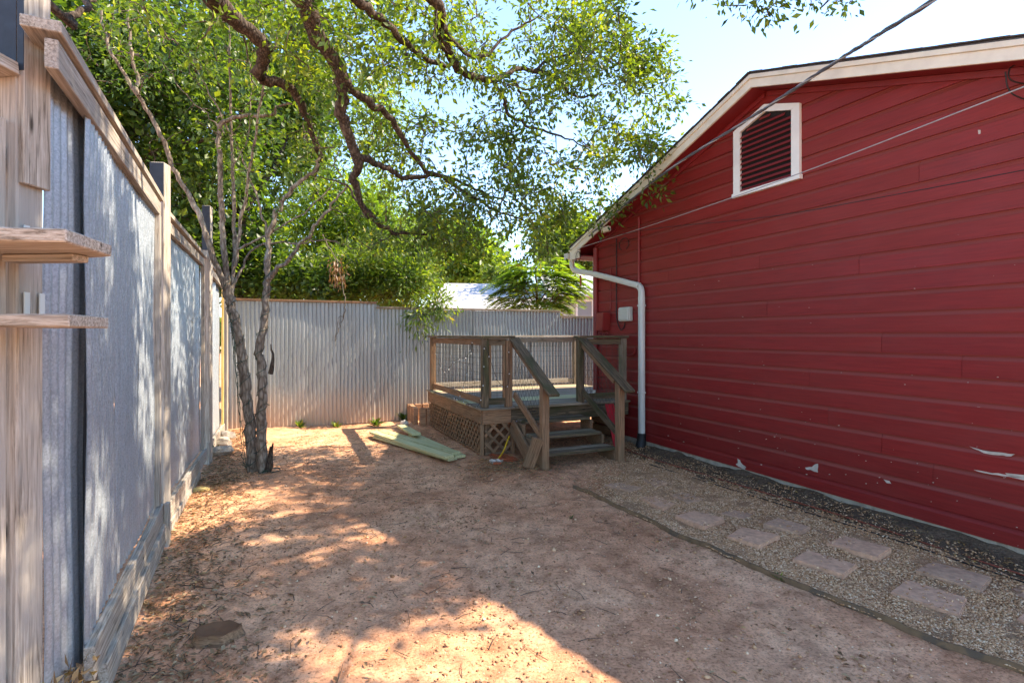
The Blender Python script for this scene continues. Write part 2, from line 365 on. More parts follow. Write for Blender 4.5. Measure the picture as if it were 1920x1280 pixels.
# ================================================================== HOUSE
house = thing('red_house', HW(3.4, 0), 'dark red clapboard house gable with cream roof trim filling the right side', 'house')
HWD = 6.8; SL = .337; Z0 = 3.08
MW = Matrix((US, UN, V(0, 0, 1))).transposed().to_4x4(); MW.translation = W0     # local: x along wall, y out, z up
MW2 = MW.copy()
if Matrix((US, UN, V(0, 0, 1))).determinant() < 0: pass
def rake(z, hw=HWD):
    e = 0 if z <= Z0 else (z-Z0)/SL
    return e, hw-e
PITCH = .176; zl = .084; zn = .217; k = 0
PROF = [(-.026, 0), (0, 0), (.0, .134), (-.003, .138), (-.020, .168), (-.020, .1765), (-.026, .1765)]
rr = random.Random(3)
JOINTS = {4: [1.18, 4.1], 5: [2.03], 6: [1.21, 3.9], 7: [1.24, 5.2], 8: [2.02, 4.6], 9: [2.1], 10: [.95, 3.4], 11: [1.27], 12: [4.4], 13: [1.8, 3.3], 14: [2.9], 15: [2.02], 16: [4.9], 2: [2.0, 5.0], 1: [1.15], 3: [2.03, 4.6], 0: [3.1]}
zz = zl
while zz < 4.20:
    top = zn; h = top-zz
    base = PROF if h > .17 else [(-.02, 0)]+[(a, b-(PITCH-h)) for a, b in PROF[1:] if b-(PITCH-h) > 0]
    if h <= .17: base = [(-.02, 0), (0, 0)]+[(a, b-(PITCH-h)) for a, b in PROF[2:]]
    tw = rr.uniform(-.0015, .002)
    cuts = JOINTS.get(k, [])
    a0, a1 = rake(zz); segs = []; cur = None
    xs = [c for c in cuts if a0+.3 < c < a1-.3]
    bounds = [None]+xs+[None]
    for q in range(len(bounds)-1):
        lo, hi = bounds[q], bounds[q+1]
        def ends(b, lo=lo, hi=hi, zz=zz):
            e0, e1 = rake(min(zz+b, 4.2259))
            x0 = e0 if lo is None else lo+.0015; x1 = e1 if hi is None else hi-.0015
            return x0, max(x1, x0+.001)
        M = MW.copy(); M.translation = HW(0, zz, tw+rr.uniform(0, .002))
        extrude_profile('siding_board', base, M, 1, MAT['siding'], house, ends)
    zz = top; zn = top+PITCH; k += 1
# flaked paint patches: thin raised flakes of undercoat at the spots of the photo
def flake(pts, o=.0035):
    q2 = []
    for i in range(len(pts)):
        a, b = pts[i], pts[(i+1) % len(pts)]; q2.append(a)
        for t in (.33, .66): q2.append((a[0]+(b[0]-a[0])*t+rr.uniform(-.9, .9), a[1]+(b[1]-a[1])*t+rr.uniform(-.9, .9)))
    pts = q2 if len(pts) > 4 else pts
    q = [(sx(x), x, y) for x, y in pts]
    vv = [HW(s, zy(s, y), o) for s, x, y in q]; bm = bmesh.new(); c = sum(vv, Vector())/len(vv)
    a = [bm.verts.new(p-WORLD[house.name].translation) for p in vv]; bm.faces.new(a)
    r = bmesh.ops.extrude_face_region(bm, geom=bm.faces[:])
    for e in r['geom']:
        if isinstance(e, bmesh.types.BMVert): e.co -= UN*.004
    return bm_obj('flaked_paint', bm, MAT['bare'], house, Matrix.Translation(WORLD[house.name].translation))
flake([(1383, 859), (1388, 862), (1392, 870), (1399, 876), (1397, 880), (1384, 874), (1380, 870), (1384, 867)])
flake([(1510, 876), (1522, 875), (1527, 871), (1534, 869), (1534, 885), (1524, 882), (1511, 879)])
flake([(1657, 898), (1668, 901), (1671, 906), (1663, 905)])
flake([(1818, 836), (1840, 843), (1870, 847), (1904, 851), (1896, 855), (1872, 853), (1845, 849)])
flake([(1826, 880), (1850, 884), (1884, 889), (1919, 893), (1919, 896), (1880, 892), (1850, 887)])
flake([(1885, 886), (1921, 890), (1921, 900), (1892, 893)])
flake([(1834, 244), (1839, 244), (1839, 251), (1835, 252)])
for q in range(80):
    x = rr.uniform(1250, 1910); s = sx(x); y = zy(s, 0); yy = HZ+(EYE-rr.choice((rr.uniform(.1, .8), rr.uniform(.1, 2.4))))*F/HW(s, 0).y
    a = rr.uniform(.5, 1.6); flake([(x, yy), (x+a*2, yy+.2), (x+a*1.6, yy+a), (x+.4, yy+a*.8)])
# frame behind, foundation, other walls
def hbox(name, s0, s1, o0, o1, z0, z1, mat, bev=.003, parent=None):
    bm = bmesh.new(); bmesh.ops.create_cube(bm, size=1)
    for v in bm.verts: v.co = Vector((v.co.x*abs(s1-s0), v.co.y*abs(o1-o0), v.co.z*abs(z1-z0)))
    if bev: bmesh.ops.bevel(bm, geom=bm.edges[:], offset=bev, segments=1, affect='EDGES')
    M = MW.copy(); M.translation = HW((s0+s1)/2, (z0+z1)/2, (o0+o1)/2); return bm_obj(name, bm, mat, parent or house, M)
DP = 9.0
hbox('foundation', -.005, HWD+.005, -DP, -.012, -.25, .081, MAT['concrete'], 0)
hbox('side_wall', .002, .10, -DP, -.022, .083, Z0-.02, MAT['redtrim'], 0)
hbox('side_wall', HWD-.10, HWD-.002, -DP, -.022, .083, Z0-.02, MAT['redtrim'], 0)
hbox('rear_wall', .102, HWD-.102, -DP, -DP+.1, .083, Z0, MAT['redtrim'], 0)
# backing of the gable
bm = bmesh.new(); GB = 0
pr = [(.101, .09), (HWD-.101, .09), (HWD-.101, Z0-.02), (HWD/2, Z0+SL*HWD/2-.03), (.101, Z0-.02)]
a = [bm.verts.new((x, -.030, z)) for x, z in pr]; b = [bm.verts.new((x, -.09, z)) for x, z in pr]
bm.faces.new(a); bm.faces.new(b[::-1])
for i in range(5): bm.faces.new((a[i], a[(i+1) % 5], b[(i+1) % 5], b[i]))
bm_obj('gable_sheathing', bm, MAT['redtrim'], house, MW)
# roof
OV = .245; EV = .43
def slopebox(name, side, s_from, s_to, o0, o1, z_off0, z_off1, mat, bev=.002, sub=None):
    """slab following one roof slope; s measured from the ridge outwards"""
    sg = -1 if side == 0 else 1; rs = HWD/2; zr = Z0+SL*rs
    v = []
    for d in (s_from, s_to):
        for o in (o0, o1):
            for zo in (z_off0, z_off1): v.append(HW(rs+sg*d, zr-SL*d+zo, o))
    bm = bmesh.new(); c = sum(v, Vector())/8; q = [bm.verts.new(p-c) for p in v]
    for f in ((0, 1, 3, 2), (4, 6, 7, 5), (0, 4, 5, 1), (2, 3, 7, 6), (0, 2, 6, 4), (1, 5, 7, 3)): bm.faces.new([q[i] for i in f])
    if bev: bmesh.ops.bevel(bm, geom=bm.edges[:], offset=bev, segments=1, affect='EDGES')
    return bm_obj(name, bm, mat, sub or house, Matrix.Translation(c))
DMAX = HWD/2+EV
for side in (0, 1):
    rf = slopebox('roof_slope', side, .0, DMAX, -DP-.2, OV-.002, .1335, .150, MAT['shingle'])
    nsh = 28; e = DMAX/nsh
    for i in range(nsh):
        o = rr.uniform(.004, .022)
        slopebox('shingle_course', side, i*e+.004, (i+1)*e+.03*(i < nsh-1), OV-1.2, OV+.012+o, .151+.0009*(i % 2)+rr.uniform(0, .003), .158+rr.uniform(.001, .006), MAT['shingle'], 0, rf)
    slopebox('roof_sheathing', side, .0, DMAX-.01, -DP-.15, OV-.03, .022, .132, MAT['redtrim'], 0)
    slopebox('soffit_panel', side, .0, DMAX-.02, .0005, OV-.03, .0, .020, MAT['redtrim'], 0)
    slopebox('rake_fascia', side, .0, DMAX, OV-.029, OV-.004, -.004, .088, MAT['cream'])
    slopebox('rake_trim', side, .0, DMAX+.01, OV-.028, OV+.014, .0885, .132, MAT['cream'])
    slopebox('frieze_board', side, .02, HWD/2-.0, .0006, .022, -.055, -.002, MAT['redtrim'])
# boxed eave return at the far lower corner
for (n_, s0, s1, o0, o1, z0, z1, mt) in (('eave_soffit', -EV+.02, -.012, -6, OV-.03, 2.895, 2.912, 'redtrim'), ('eave_fascia', -EV-.012, -EV+.008, -8, OV-.004, 2.885, 3.03, 'cream')):
    hbox(n_, s0, s1, o0, o1, z0, z1, MAT[mt], .002)
bm = bmesh.new(); pr = [(-EV+.01, 2.88), (-EV+.30, 2.885), (-EV+.30, 3.015), (-EV+.01, 2.945)]
a = [bm.verts.new((x, OV-.0275, z)) for x, z in pr]; b = [bm.verts.new((x, OV-.006, z)) for x, z in pr]
bm.faces.new(a); bm.faces.new(b[::-1])
for i in range(4): bm.faces.new((a[i], a[(i+1) % 4], b[(i+1) % 4], b[i]))
bm_obj('eave_return', bm, MAT['cream'], house, MW)
hbox('fascia_block', .62, .80, OV-.003, OV+.05, 3.16, 3.235, MAT['cream'], .004)
# gutter on the far eave
gp = [(-.0, 0), (-.10, 0), (-.125, .05), (-.125, .10), (-.118, .10), (-.118, .055), (-.095, .008), (-.006, .008), (-.006, .10), (0, .10)]
MG = Matrix((UN, -US, V(0, 0, 1))).transposed().to_4x4(); MG.translation = HW(-EV-.014, 2.90, -7)
extrude_profile('gutter', [(-a, b) for a, b in gp], MG, 7+OV+.03, MAT['spout'], house)
hbox('gutter_end_cap', -EV-.142, -EV-.012, OV+.031, OV+.036, 2.898, 3.002, MAT['spout'], .001)
hbox('corner_board', -.085, -.004, -.12, .004, .085, 2.893, MAT['white'], .003)
# gable vent
vs0, vs1 = 2.962, 3.817; vc = (vs0+vs1)/2; vb, ve, vp = 3.215, 3.93, 4.085
vent = hbox('gable_vent', vs0+.05, vs1-.05, .0, .0065, vb+.03, ve, MAT['hole'], 0)
fw = .095
def vpoly(name, pts, o0, o1, mat, par):
    bm = bmesh.new(); a = [bm.verts.new((x, o1, z)) for x, z in pts]; b = [bm.verts.new((x, o0, z)) for x, z in pts]; n = len(pts)
    bm.faces.new(a); bm.faces.new(b[::-1])
    for i in range(n): bm.faces.new((a[i], a[(i+1) % n], b[(i+1) % n], b[i]))
    return bm_obj(name, bm, mat, par, MW)
vpoly('vent_shadow_back', [(vs0+.05, ve-.001), (vs1-.05, ve-.001), (vc, vp-.05)], .0, .0065, MAT['hole'], vent)
si, so_ = vs0+fw, vs1-fw; s_ = (vp-ve)/(vc-vs0); zi = ve-.035
vpoly('vent_frame', [(vs0, vb), (si, vb), (si, zi), (vs0, ve)], .0, .034, MAT['white'], vent)
vpoly('vent_frame', [(so_, vb), (vs1, vb), (vs1, ve), (so_, zi)], .0, .034, MAT['white'], vent)
zpk = zi+(vc-si)*s_*.92
vpoly('vent_frame', [(vs0, ve+.0005), (si, zi+.0005), (vc, zpk), (vc, vp)], .0, .035, MAT['white'], vent)
vpoly('vent_frame', [(vc+.0005, vp), (vc+.0005, zpk), (so_, zi+.0005), (vs1, ve+.0005)], .0, .035, MAT['white'], vent)
vpoly('vent_sill', [(vs0-.012, vb-.045), (vs1+.012, vb-.045), (vs1+.012, vb-.0005), (vs0-.012, vb-.0005)], .0, .046, MAT['white'], vent)
nl = 11; zt = zpk
for i in range(nl+2):
    z = vb+.02+i*(ve-vb-.06)/nl
    a0, a1 = si+.001, so_-.001
    if z+.03 > zi: d = (z+.03-zi)/(s_*.92)+.01; a0 += d; a1 -= d
    if a1-a0 < .04: continue
    p0, p1 = HW(a0, z, .021), HW(a1, z, .021)
    board('louver_slat', p0, p1, .036, .006, MAT['redtrim'], vent, side=(UN*.55+V(0, 0, -.83)), bev=.001)
# ---- things on the wall (each its own)
o = cable('conduit', [HW(.045, 3.03, .03), HW(.045, 2, .03), HW(.045, .7, .03)], .042, MAT['redpipe'], n=3, sides=14); tag(o, 'thick red painted vertical pipe at the far corner of the red wall', 'pipe')
s = sx(1200); o = cable('conduit', [HW(s, zy(s, 408), .02), HW(s, 2.6, .02), HW(s, 1.9, .02)], .017, MAT['redpipe'], n=3, sides=10); tag(o, 'thin red painted pipe high on the wall above the downspout bend', 'pipe')
def rect_tube(name, pts, a, b_, mat, parent=None, n=4, upv=None):
    pts = np.array([tuple(p) for p in pts]); d = np.gradient(pts, axis=0); d /= np.linalg.norm(d, axis=1)[:, None]; v = []
    for i in range(len(pts)):
        t = Vector(d[i]); q = UN; w2 = t.cross(q).normalized(); q = w2.cross(t).normalized(); c = Vector(pts[i]); rd = .012
        for (e, f_) in ((1, .7), (.8, 1), (-.8, 1), (-1, .7), (-1, -.7), (-.8, -1), (.8, -1), (1, -.7)): v.append(c+w2*(a/2*e)+q*(b_/2*f_))
    n_ = len(pts); k_ = 8; i = np.arange(n_-1)[:, None]*k_; j = np.arange(k_)[None, :]; jj = (j+1) % k_
    return nobj(name, [tuple(p) for p in v], np.stack([i+j, i+jj, i+jj+k_, i+j+k_], -1).reshape(-1, 4), mat, parent)
sd = sx(1203, .06); ds = thing('downspout', HW(sd, 0, .06), 'pale grey downspout bending from the gutter down the red wall', 'downspout')
zt = zy(sd, 536, .06)
pth = smooth_path([HW(-.50, 2.90, .16), HW(-.50, 2.80, .16), HW(-.46, 2.74, .155), HW(-.36, 2.69, .15), HW(.2, 2.575, .11), HW(sd-.16, zt+.035, .065), HW(sd-.06, zt+.0, .06), HW(sd-.008, zt-.06, .06), HW(sd, zt-.17, .06)], 5)
rect_tube('spout_bend', pth, .085, .062, MAT['spout'], ds)
rect_tube('spout_pipe', [HW(sd, zt-.16, .06), HW(sd, 1.2, .06), HW(sd, .15, .06)], .092, .067, MAT['spout'], ds)
for z in (zt-.28, .78): board('spout_strap', HW(sd-.055, z, .062), HW(sd+.055, z, .062), .02, .072, MAT['spout'], ds, bev=.001)
bt = [HW(sd, .20, .06), HW(sd, .10, .065), HW(sd+.01, .06, .075), HW(sd+.02, -.01, .10)]
v, f = tube_data(smooth_path(bt, 6), np.array([.055+.006*(i % 2) for i in range(19)])*np.linspace(1, 1.25, 19), 14); nobj('drain_boot', v, f, MAT['black'], ds, True)
# junction boxes and wires
s0, s1 = sx(1124), sx(1151); zc = zy(sx(1138), 603)
jb = thing('meter_box', HW((s0+s1)/2, zc, 0), 'small red painted utility box on the wall beside the corner pipe', 'utility box')
pr = [(-.15, -.14), (.12, -.14), (.16, .14), (-.11, .14)]
bm = bmesh.new(); a = [bm.verts.new((x*.8, .14, z)) for x, z in pr]; b = [bm.verts.new((x*.8, .0, z)) for x, z in pr]; bm.faces.new(a); bm.faces.new(b[::-1])
for i in range(4): bm.faces.new((a[i], a[(i+1) % 4], b[(i+1) % 4], b[i]))
bmesh.ops.bevel(bm, geom=bm.edges[:], offset=.008, segments=2, affect='EDGES')
M = MW.copy(); M.translation = HW((s0+s1)/2, zc, .001); bm_obj('cover', bm, MAT['redpipe'], jb, M)
for q in range(4):
    sq = s0+.06*q; cable('wire', [HW(sq, zc-.14, .05), HW(sq+.04, zc-.22-.02*q, .07), HW(sq+.1, zc-.17, .05), HW(sq+.13, zc-.26, .02)], .007, MAT['redpipe'], jb)
s0, s1 = sx(1167), sx(1187); zc = zy(sx(1177), 589)
jb2 = thing('junction_box', HW((s0+s1)/2, zc, 0), 'pale grey ribbed junction box on the red wall left of the downspout', 'utility box')
hbox('box_body', s0, s1, .001, .07, zc-.105, zc+.105, MAT['box'], .008, jb2); hbox('box_lid', s0+.012, s1-.012, .0695, .088, zc-.09, zc+.09, MAT['box'], .006, jb2)
for q in range(6): hbox('lid_rib', s0+.03, s1-.03, .0875, .093, zc-.07+.026*q, zc-.062+.026*q, MAT['box'], .002, jb2)
sA = sx(1157)
tag(cable('hanging_wire', [HW(sA, zy(sA, 447), .012), HW(sA, 2.6, .012), HW(sA, 2.0, .012), HW(sA+.02, zy(sA, 600), .014), HW(sA+.12, zy(sA, 618), .02), HW(sx(1172), zy(sx(1172), 613), .02), HW(sx(1174), zy(sx(1174), 604), .02)], .008, MAT['black']), 'black wire running down the wall and looping into the grey box', 'wire')
sB = sx(1146); tag(cable('hanging_wire', [HW(sB+.01, zy(sB, 500), .012), HW(sB, 2.4, .012), HW(sB, 2.0, .012), HW(sB+.02, zy(sB, 590), .05)], .007, MAT['redpipe']), 'thin red painted wire dropping to the red utility box', 'wire')
cc = HW(sx(1173), zy(sx(1173), 447), .03); lp = [cc+US*(.12*math.sin(t))+V(0, 0, -.13*(1-math.cos(t))*.7) for t in np.linspace(-2.6, 2.6, 12)]
tag(cable('wire_loop', lp, .006, MAT['black'], n=4), 'small loose loop of dark wire under the roof edge of the wall', 'wire')
cc = HW(-.12, 2.93, OV+.02); lp = [cc+US*(.07*math.sin(t))+V(0, 0, -.12*(1-math.cos(t))*.7+.05) for t in np.linspace(-3, 3, 12)]
tag(cable('wire_loop', lp, .006, MAT['black'], n=4), 'small wire loop hanging at the lower eave corner of the house', 'wire')
pA = HW(sx(1175), 1.54, .03); tag(cable('wall_pipe', [HW(sx(1166), 1.56, .03), HW(sx(1172), 1.35, .03), HW(sx(1182), 1.30, .03), HW(sx(1192), 1.33, .03), HW(sx(1195), 1.42, .03)], .014, MAT['redpipe']), 'short curved red pipe on the wall above the deck rail', 'pipe')
# overhead wires
def sag(p0, p1, d, n=14): return [p0.lerp(p1, t)-V(0, 0, d*4*t*(1-t)) for t in np.linspace(0, 1, n)]
pa = HW(.28, 3.17, OV+.06); pb = P(1790, -24, 2.9); pth = sag(pa, pb, .02)
target = [P(1240, 329, 6.5), P(1400, 226, 5.3), P(1560, 121, 4.3)]
main = smooth_path([pa]+target+[pb, pb+(pb-target[2])*2.5], 14)
svc = thing('service_cable', pa, 'thick twisted dark overhead cable crossing the sky down to the house eave', 'cable')
for q in range(3):
    n_ = len(main); ph = np.linspace(0, 26*PI, n_)+q*2.09; pts_, N_, B_ = frames(main); nobj('strand', *tube_data(pts_+(N_*np.cos(ph)[:, None]+B_*np.sin(ph)[:, None])*.008, .009 if q else .006, 6), MAT['cablegrey'] if q else MAT['wirelight'], svc, True)
pa = HW(-.14, 3.03, OV+.03)
p2 = P(1920, 163, 3.3)
tag(cable('overhead_wire', [pa, P(1240, 416, 7.0), P(1500, 325, 4.95), p2, p2+(p2-P(1500, 325, 4.95))*1.5], .0045, MAT['wirelight']), 'thin pale wire running low across the gable below the louvered vent', 'wire')
p3 = P(1920, 319, 3.5)
tag(cable('overhead_wire', [HW(.5, 3.1, .25), P(1240, 427, 6.9), P(1438, 407, 5.3), P(1700, 361, 4.2), p3, p3+(p3-P(1700, 361, 4.2))*1.5], .0035, MAT['black']), 'very thin dark wire sagging across the middle of the red wall', 'wire')
sh = sx(1900, OV); cc = P(1905, 118, 3.75)
tag(cable('drip_loop', [P(1885, 135, 3.8), P(1890, 165, 3.8), P(1905, 180, 3.8), P(1930, 182, 3.8), P(1940, 130, 3.8), P(1910, 122, 3.8), P(1893, 130, 3.8), P(1895, 150, 3.8), P(1930, 160, 3.8)], .005, MAT['black']), 'black cable loop hanging from the roof edge at the right', 'cable')
# ================================================================== FENCES
def corr(name, p0, p1, z0, z1, mat, parent, amp=.0075, pit=.0678, seg=8, bottom_j=0, phase=0, lean=0):
    p0 = Vector(p0); p1 = Vector(p1); d = (p1-p0); L = d.length; d.normalize(); nrm = V(d.y, -d.x, 0)
    n = max(8, int(L/pit*seg)); x = np.linspace(0, L, n+1); y = amp*np.sin(x/pit*2*PI+phase)
    v = []; rows = 5
    for r in range(rows+1):
        z = (z1-z0)*r/rows; dent = .006*np.sin(x*5+phase*3+r*1.7)+lean*(r/rows)
        v.append(np.stack([x, y+dent, np.full_like(x, z)], -1))
    v = np.array(v).reshape(-1, 3); k_ = n+1; i = np.arange(rows)[:, None]*k_+np.arange(n)[None, :]
    M = Matrix((d, -nrm, V(0, 0, 1))).transposed().to_4x4(); M.translation = V(p0.x, p0.y, z0)
    return nobj(name, v, np.stack([i, i+1, i+k_+1, i+k_], -1).reshape(-1, 4), mat, parent, True, None, M)
def L1(Z, off=0):  # near panel line of the left fence, offset behind
    return V(-.646-.495*Z, Z, 0)+V(-.896, -.444, 0)*off
def L2(Z, off=0): return V(-.90-.435*Z, Z, 0)+V(-.917, -.399, 0)*off
def zpost(name, x, y, wx, wy, z0, z1, ang, mat, parent):
    return board(name, (x, y, z0), (x, y, z1), wx, wy, mat, parent, side=(math.cos(ang), math.sin(ang), 0), bev=.006)
lf = thing('metal_fence', L1(4.1), 'tall corrugated metal fence with wood posts and cap along the left side', 'fence')
# sheets, panel one
corr('metal_sheet', V(-1.70, 1.96, 0), V(-1.838, 2.305, 0), .02, 2.60, MAT['galv'], lf, phase=1)
board('gap_shade_board', V(-1.90, 2.33, 0), V(-1.90, 2.33, 2.6), .13, .035, MAT['navy'], lf, side=(-.3, 1, 0))  # dark boards added so the gap between sheets reads as shade
board('gap_shade_board', V(-1.99, 2.42, 0), V(-1.99, 2.42, 2.6), .16, .035, MAT['navy'], lf, side=(1, .2, 0))
corr('metal_sheet', L1(2.19, .0), L1(2.82, .03), .33, 2.60, MAT['galv'], lf, phase=.3)
corr('metal_sheet', L1(2.80, .028), L1(3.45, .030), .33, 2.60, MAT['galv'], lf, phase=.3+.3)
corr('metal_sheet', L1(3.43, .022), L1(3.98, .026), .33, 2.60, MAT['galv'], lf, phase=2)
corr('metal_sheet', L2(4.38, .05), L2(5.05, .05), .24, 2.56, MAT['galv'], lf, phase=.5)
corr('metal_sheet', L2(5.03, .044), L2(5.72, .044), .22, 2.56, MAT['galv'], lf, phase=1.5)
corr('metal_sheet', L2(5.70, .05), L2(6.62, .05), .20, 2.56, MAT['galv'], lf, phase=2.5)
corr('metal_sheet', L2(6.85, .07), L2(7.42, .02), .12, 2.50, MAT['galv'], lf, phase=2.5)
corr('metal_sheet', L2(7.46, .08), L2(8.05, .03), .10, 2.47, MAT['galv'], lf, phase=1.5)
corr('metal_sheet', L2(8.09, .08), L2(8.85, .05), .10, 2.45, MAT['galv'], lf, phase=.5)
wp = MAT['wood_pale']
tb = V(0, 0, 1)
board('trim_board', L1(1.81, .005)+V(0, 0, 2.545), L1(4.02, .005)+V(0, 0, 2.535), .10, .038, wp, lf)
board('cap_board', L1(1.80, .03)+V(0, 0, 2.635), L1(4.06, .03)+V(0, 0, 2.625), .11, .040, wp, lf, side=(1, .5, 0))
board('trim_board', L2(4.36, .02)+V(0, 0, 2.505), L2(6.66, .02)+V(0, 0, 2.49), .09, .036, wp, lf)
board('cap_board', L2(4.33, .04)+V(0, 0, 2.60), L2(6.70, .04)+V(0, 0, 2.575), .11, .040, wp, lf, side=(1, .5, 0))
board('trim_board', L2(6.84, .0)+V(0, 0, 2.46), L2(8.9, .0)+V(0, 0, 2.40), .09, .036, wp, lf)
board('cap_board', L2(6.82, .03)+V(0, 0, 2.56), L2(8.95, .03)+V(0, 0, 2.47), .11, .040, wp, lf, side=(1, .5, 0))
for Z0_, Z1_, zz_ in ((2.18, 4.04, .265), (2.30, 4.02, .12)):
    board('kickboard', L1(Z0_, -.01 if zz_ > .2 else -.03)+V(0, 0, zz_), L1(Z1_, -.01 if zz_ > .2 else -.03)+V(0, 0, zz_), .14, .038, wp, lf)
board('kickboard', L2(4.34, -.005)+V(0, 0, .17), L2(6.66, -.005)+V(0, 0, .13), .14, .038, wp, lf)
board('kickboard', L2(4.36, -.02)+V(0, 0, .03), L2(6.0, -.02)+V(0, 0, .01), .13, .038, wp, lf)
board('kickboard', L2(6.86, -.005)+V(0, 0, .12), L2(8.9, -.005)+V(0, 0, .07), .14, .038, wp, lf)
# stake + vertical trims
def vtrim(p, z0, z1, w_, t_, mt, ang=.0): return board('vertical_trim', V(p.x, p.y, z0), V(p.x, p.y, z1), w_, t_, mt, lf, side=(-.44, .9, 0))
vtrim(L1(3.985, .0), .34, 2.485, .06, .035, wp); vtrim(L2(4.45, .015), .25, 2.46, .05, .035, MAT['wood_yellow'])
vtrim(L2(6.60, .015), .20, 2.445, .06, .035, wp); vtrim(L2(8.8, .0), .12, 2.35, .06, .035, MAT['wood_yellow'])
def painted_post(x, y, w_, z1, ang, pz=2.66):
    p = zpost('post', x, y, w_, w_, -.1, z1, ang, wp, lf)
    # paint coat on the top of the face towards us
    fx, fy = math.sin(ang), -math.cos(ang)
    c = V(x, y, 0)+V(fx, fy, 0)*(w_/2+.001)
    q = board('painted_face', V(c.x, c.y, pz), V(c.x, c.y, z1-.006), w_-.004, .003, MAT['navy'], p, side=(math.cos(ang), math.sin(ang), 0), bev=.0005)
    bm = bmesh.new(); return p
painted_post(-1.745, 1.895, .105, 3.4, 0, 2.505)
painted_post(-2.735, 4.19, .105, 2.93, .12)
painted_post(-3.835, 6.78, .095, 3.22, .2)
zpost('post', -4.80, 9.0, .09, .09, -.1, 2.5, .3, wp, lf)
zpost('stake', -2.60, 4.06, .035, .05, -.1, .34, .3, wp, lf); zpost('stake', -3.80, 6.74, .035, .05, -.1, .26, .3, wp, lf)
# splice board on the near post
sp_ = board('splice_board', V(-1.680, 1.897, 2.12), V(-1.680, 1.897, 3.3), .108, .022, wp, lf, side=(0, 1, 0))
board('painted_face', V(-1.680, 1.8415, 2.505), V(-1.680, 1.8415, 3.29), .022, .002, MAT['navy'], sp_, side=(1, 0, 0), bev=0)
# near wooden section
wf = thing('wood_fence', V(-1.6, 1.3, 0), 'weathered wood fence end with a cap rail at the left photo edge', 'fence')
for q in range(9):
    Zq = 1.762-q*.148; p = V(-1.795+.33*(1.8-Zq)*0, Zq, 0)
    board('picket', V(-1.728, Zq, .03), V(-1.728, Zq, 2.33+rr.uniform(-.004, .004)), .14, .018, wp, wf, side=(0, 1, 0))
board('cap_rail', V(-1.745, .35, 2.50), V(-1.745, 1.838, 2.50), .13, .045, wp, wf, side=(1, 0, .12))
board('rail', V(-1.77, .35, 2.2), V(-1.77, 1.83, 2.2), .09, .038, wp, wf)
board('rail', V(-1.77, .35, .4), V(-1.77, 1.83, .4), .09, .038, wp, wf)
# the two short shelf boards on the near post
def shelf(pts, z, t_, label):
    bm = bmesh.new(); a = [bm.verts.new((p.x, p.y, z)) for p in pts]; b = [bm.verts.new((p.x, p.y, z-t_)) for p in pts]; n = len(pts)
    bm.faces.new(a); bm.faces.new(b[::-1])
    for i in range(n): bm.faces.new((a[i], a[(i+1) % n], b[(i+1) % n], b[i]))
    c = sum((Vector((p.x, p.y, z)) for p in pts), Vector())/n
    for v in bm.verts: v.co -= c
    bmesh.ops.recalc_face_normals(bm, faces=bm.faces); bmesh.ops.bevel(bm, geom=bm.edges[:], offset=.004, segments=1, affect='EDGES')
    me = bpy.data.meshes.new('shelf_board'); bm.to_mesh(me); bm.free(); me.materials.append(wp)
    r = thing('shelf', V(c.x, c.y, z-t_), label, 'shelf', 'short shelf boards on the near post')
    put(bpy.data.objects.new('shelf_board', me), r, Matrix.Translation(c)); return r
sA_ = [P(124, 428, 1.48), P(210, 458, 1.75), V(-1.62, 1.90, 0), V(-1.80, 1.62, 0)]
sh1 = shelf([V(p.x, p.y, 0) for p in (sA_[0], sA_[1], V(-1.60, 1.86, 0), V(-1.72, 1.842, 0), V(-1.73, 1.40, 0))], 1.893, .038, 'upper of two short wood shelf boards jutting from the near fence post')
board('shelf_cleat', V(-1.60, 1.72, 1.842), V(-1.36, 1.70, 1.842), .06, .022, wp, sh1, side=(0, 1, 0))
sh2 = shelf([V(p.x, p.y, 0) for p in (P(130, 588, 1.58), P(204, 590, 1.88), V(-1.60, 1.90, 0), V(-1.62, 1.842, 0), V(-1.70, 1.55, 0))], 1.662, .038, 'lower of two short wood shelf boards jutting from the near fence post')
for zz_, par in ((1.894, sh1), (1.663, sh2)):
    for yy in (1.865, 1.925):
        hb = board('bracket', V(-1.680, yy, zz_), V(-1.680, yy, zz_+.085), .022, .004, MAT['spout'], par, side=(0, 1, 0), bev=.0005)
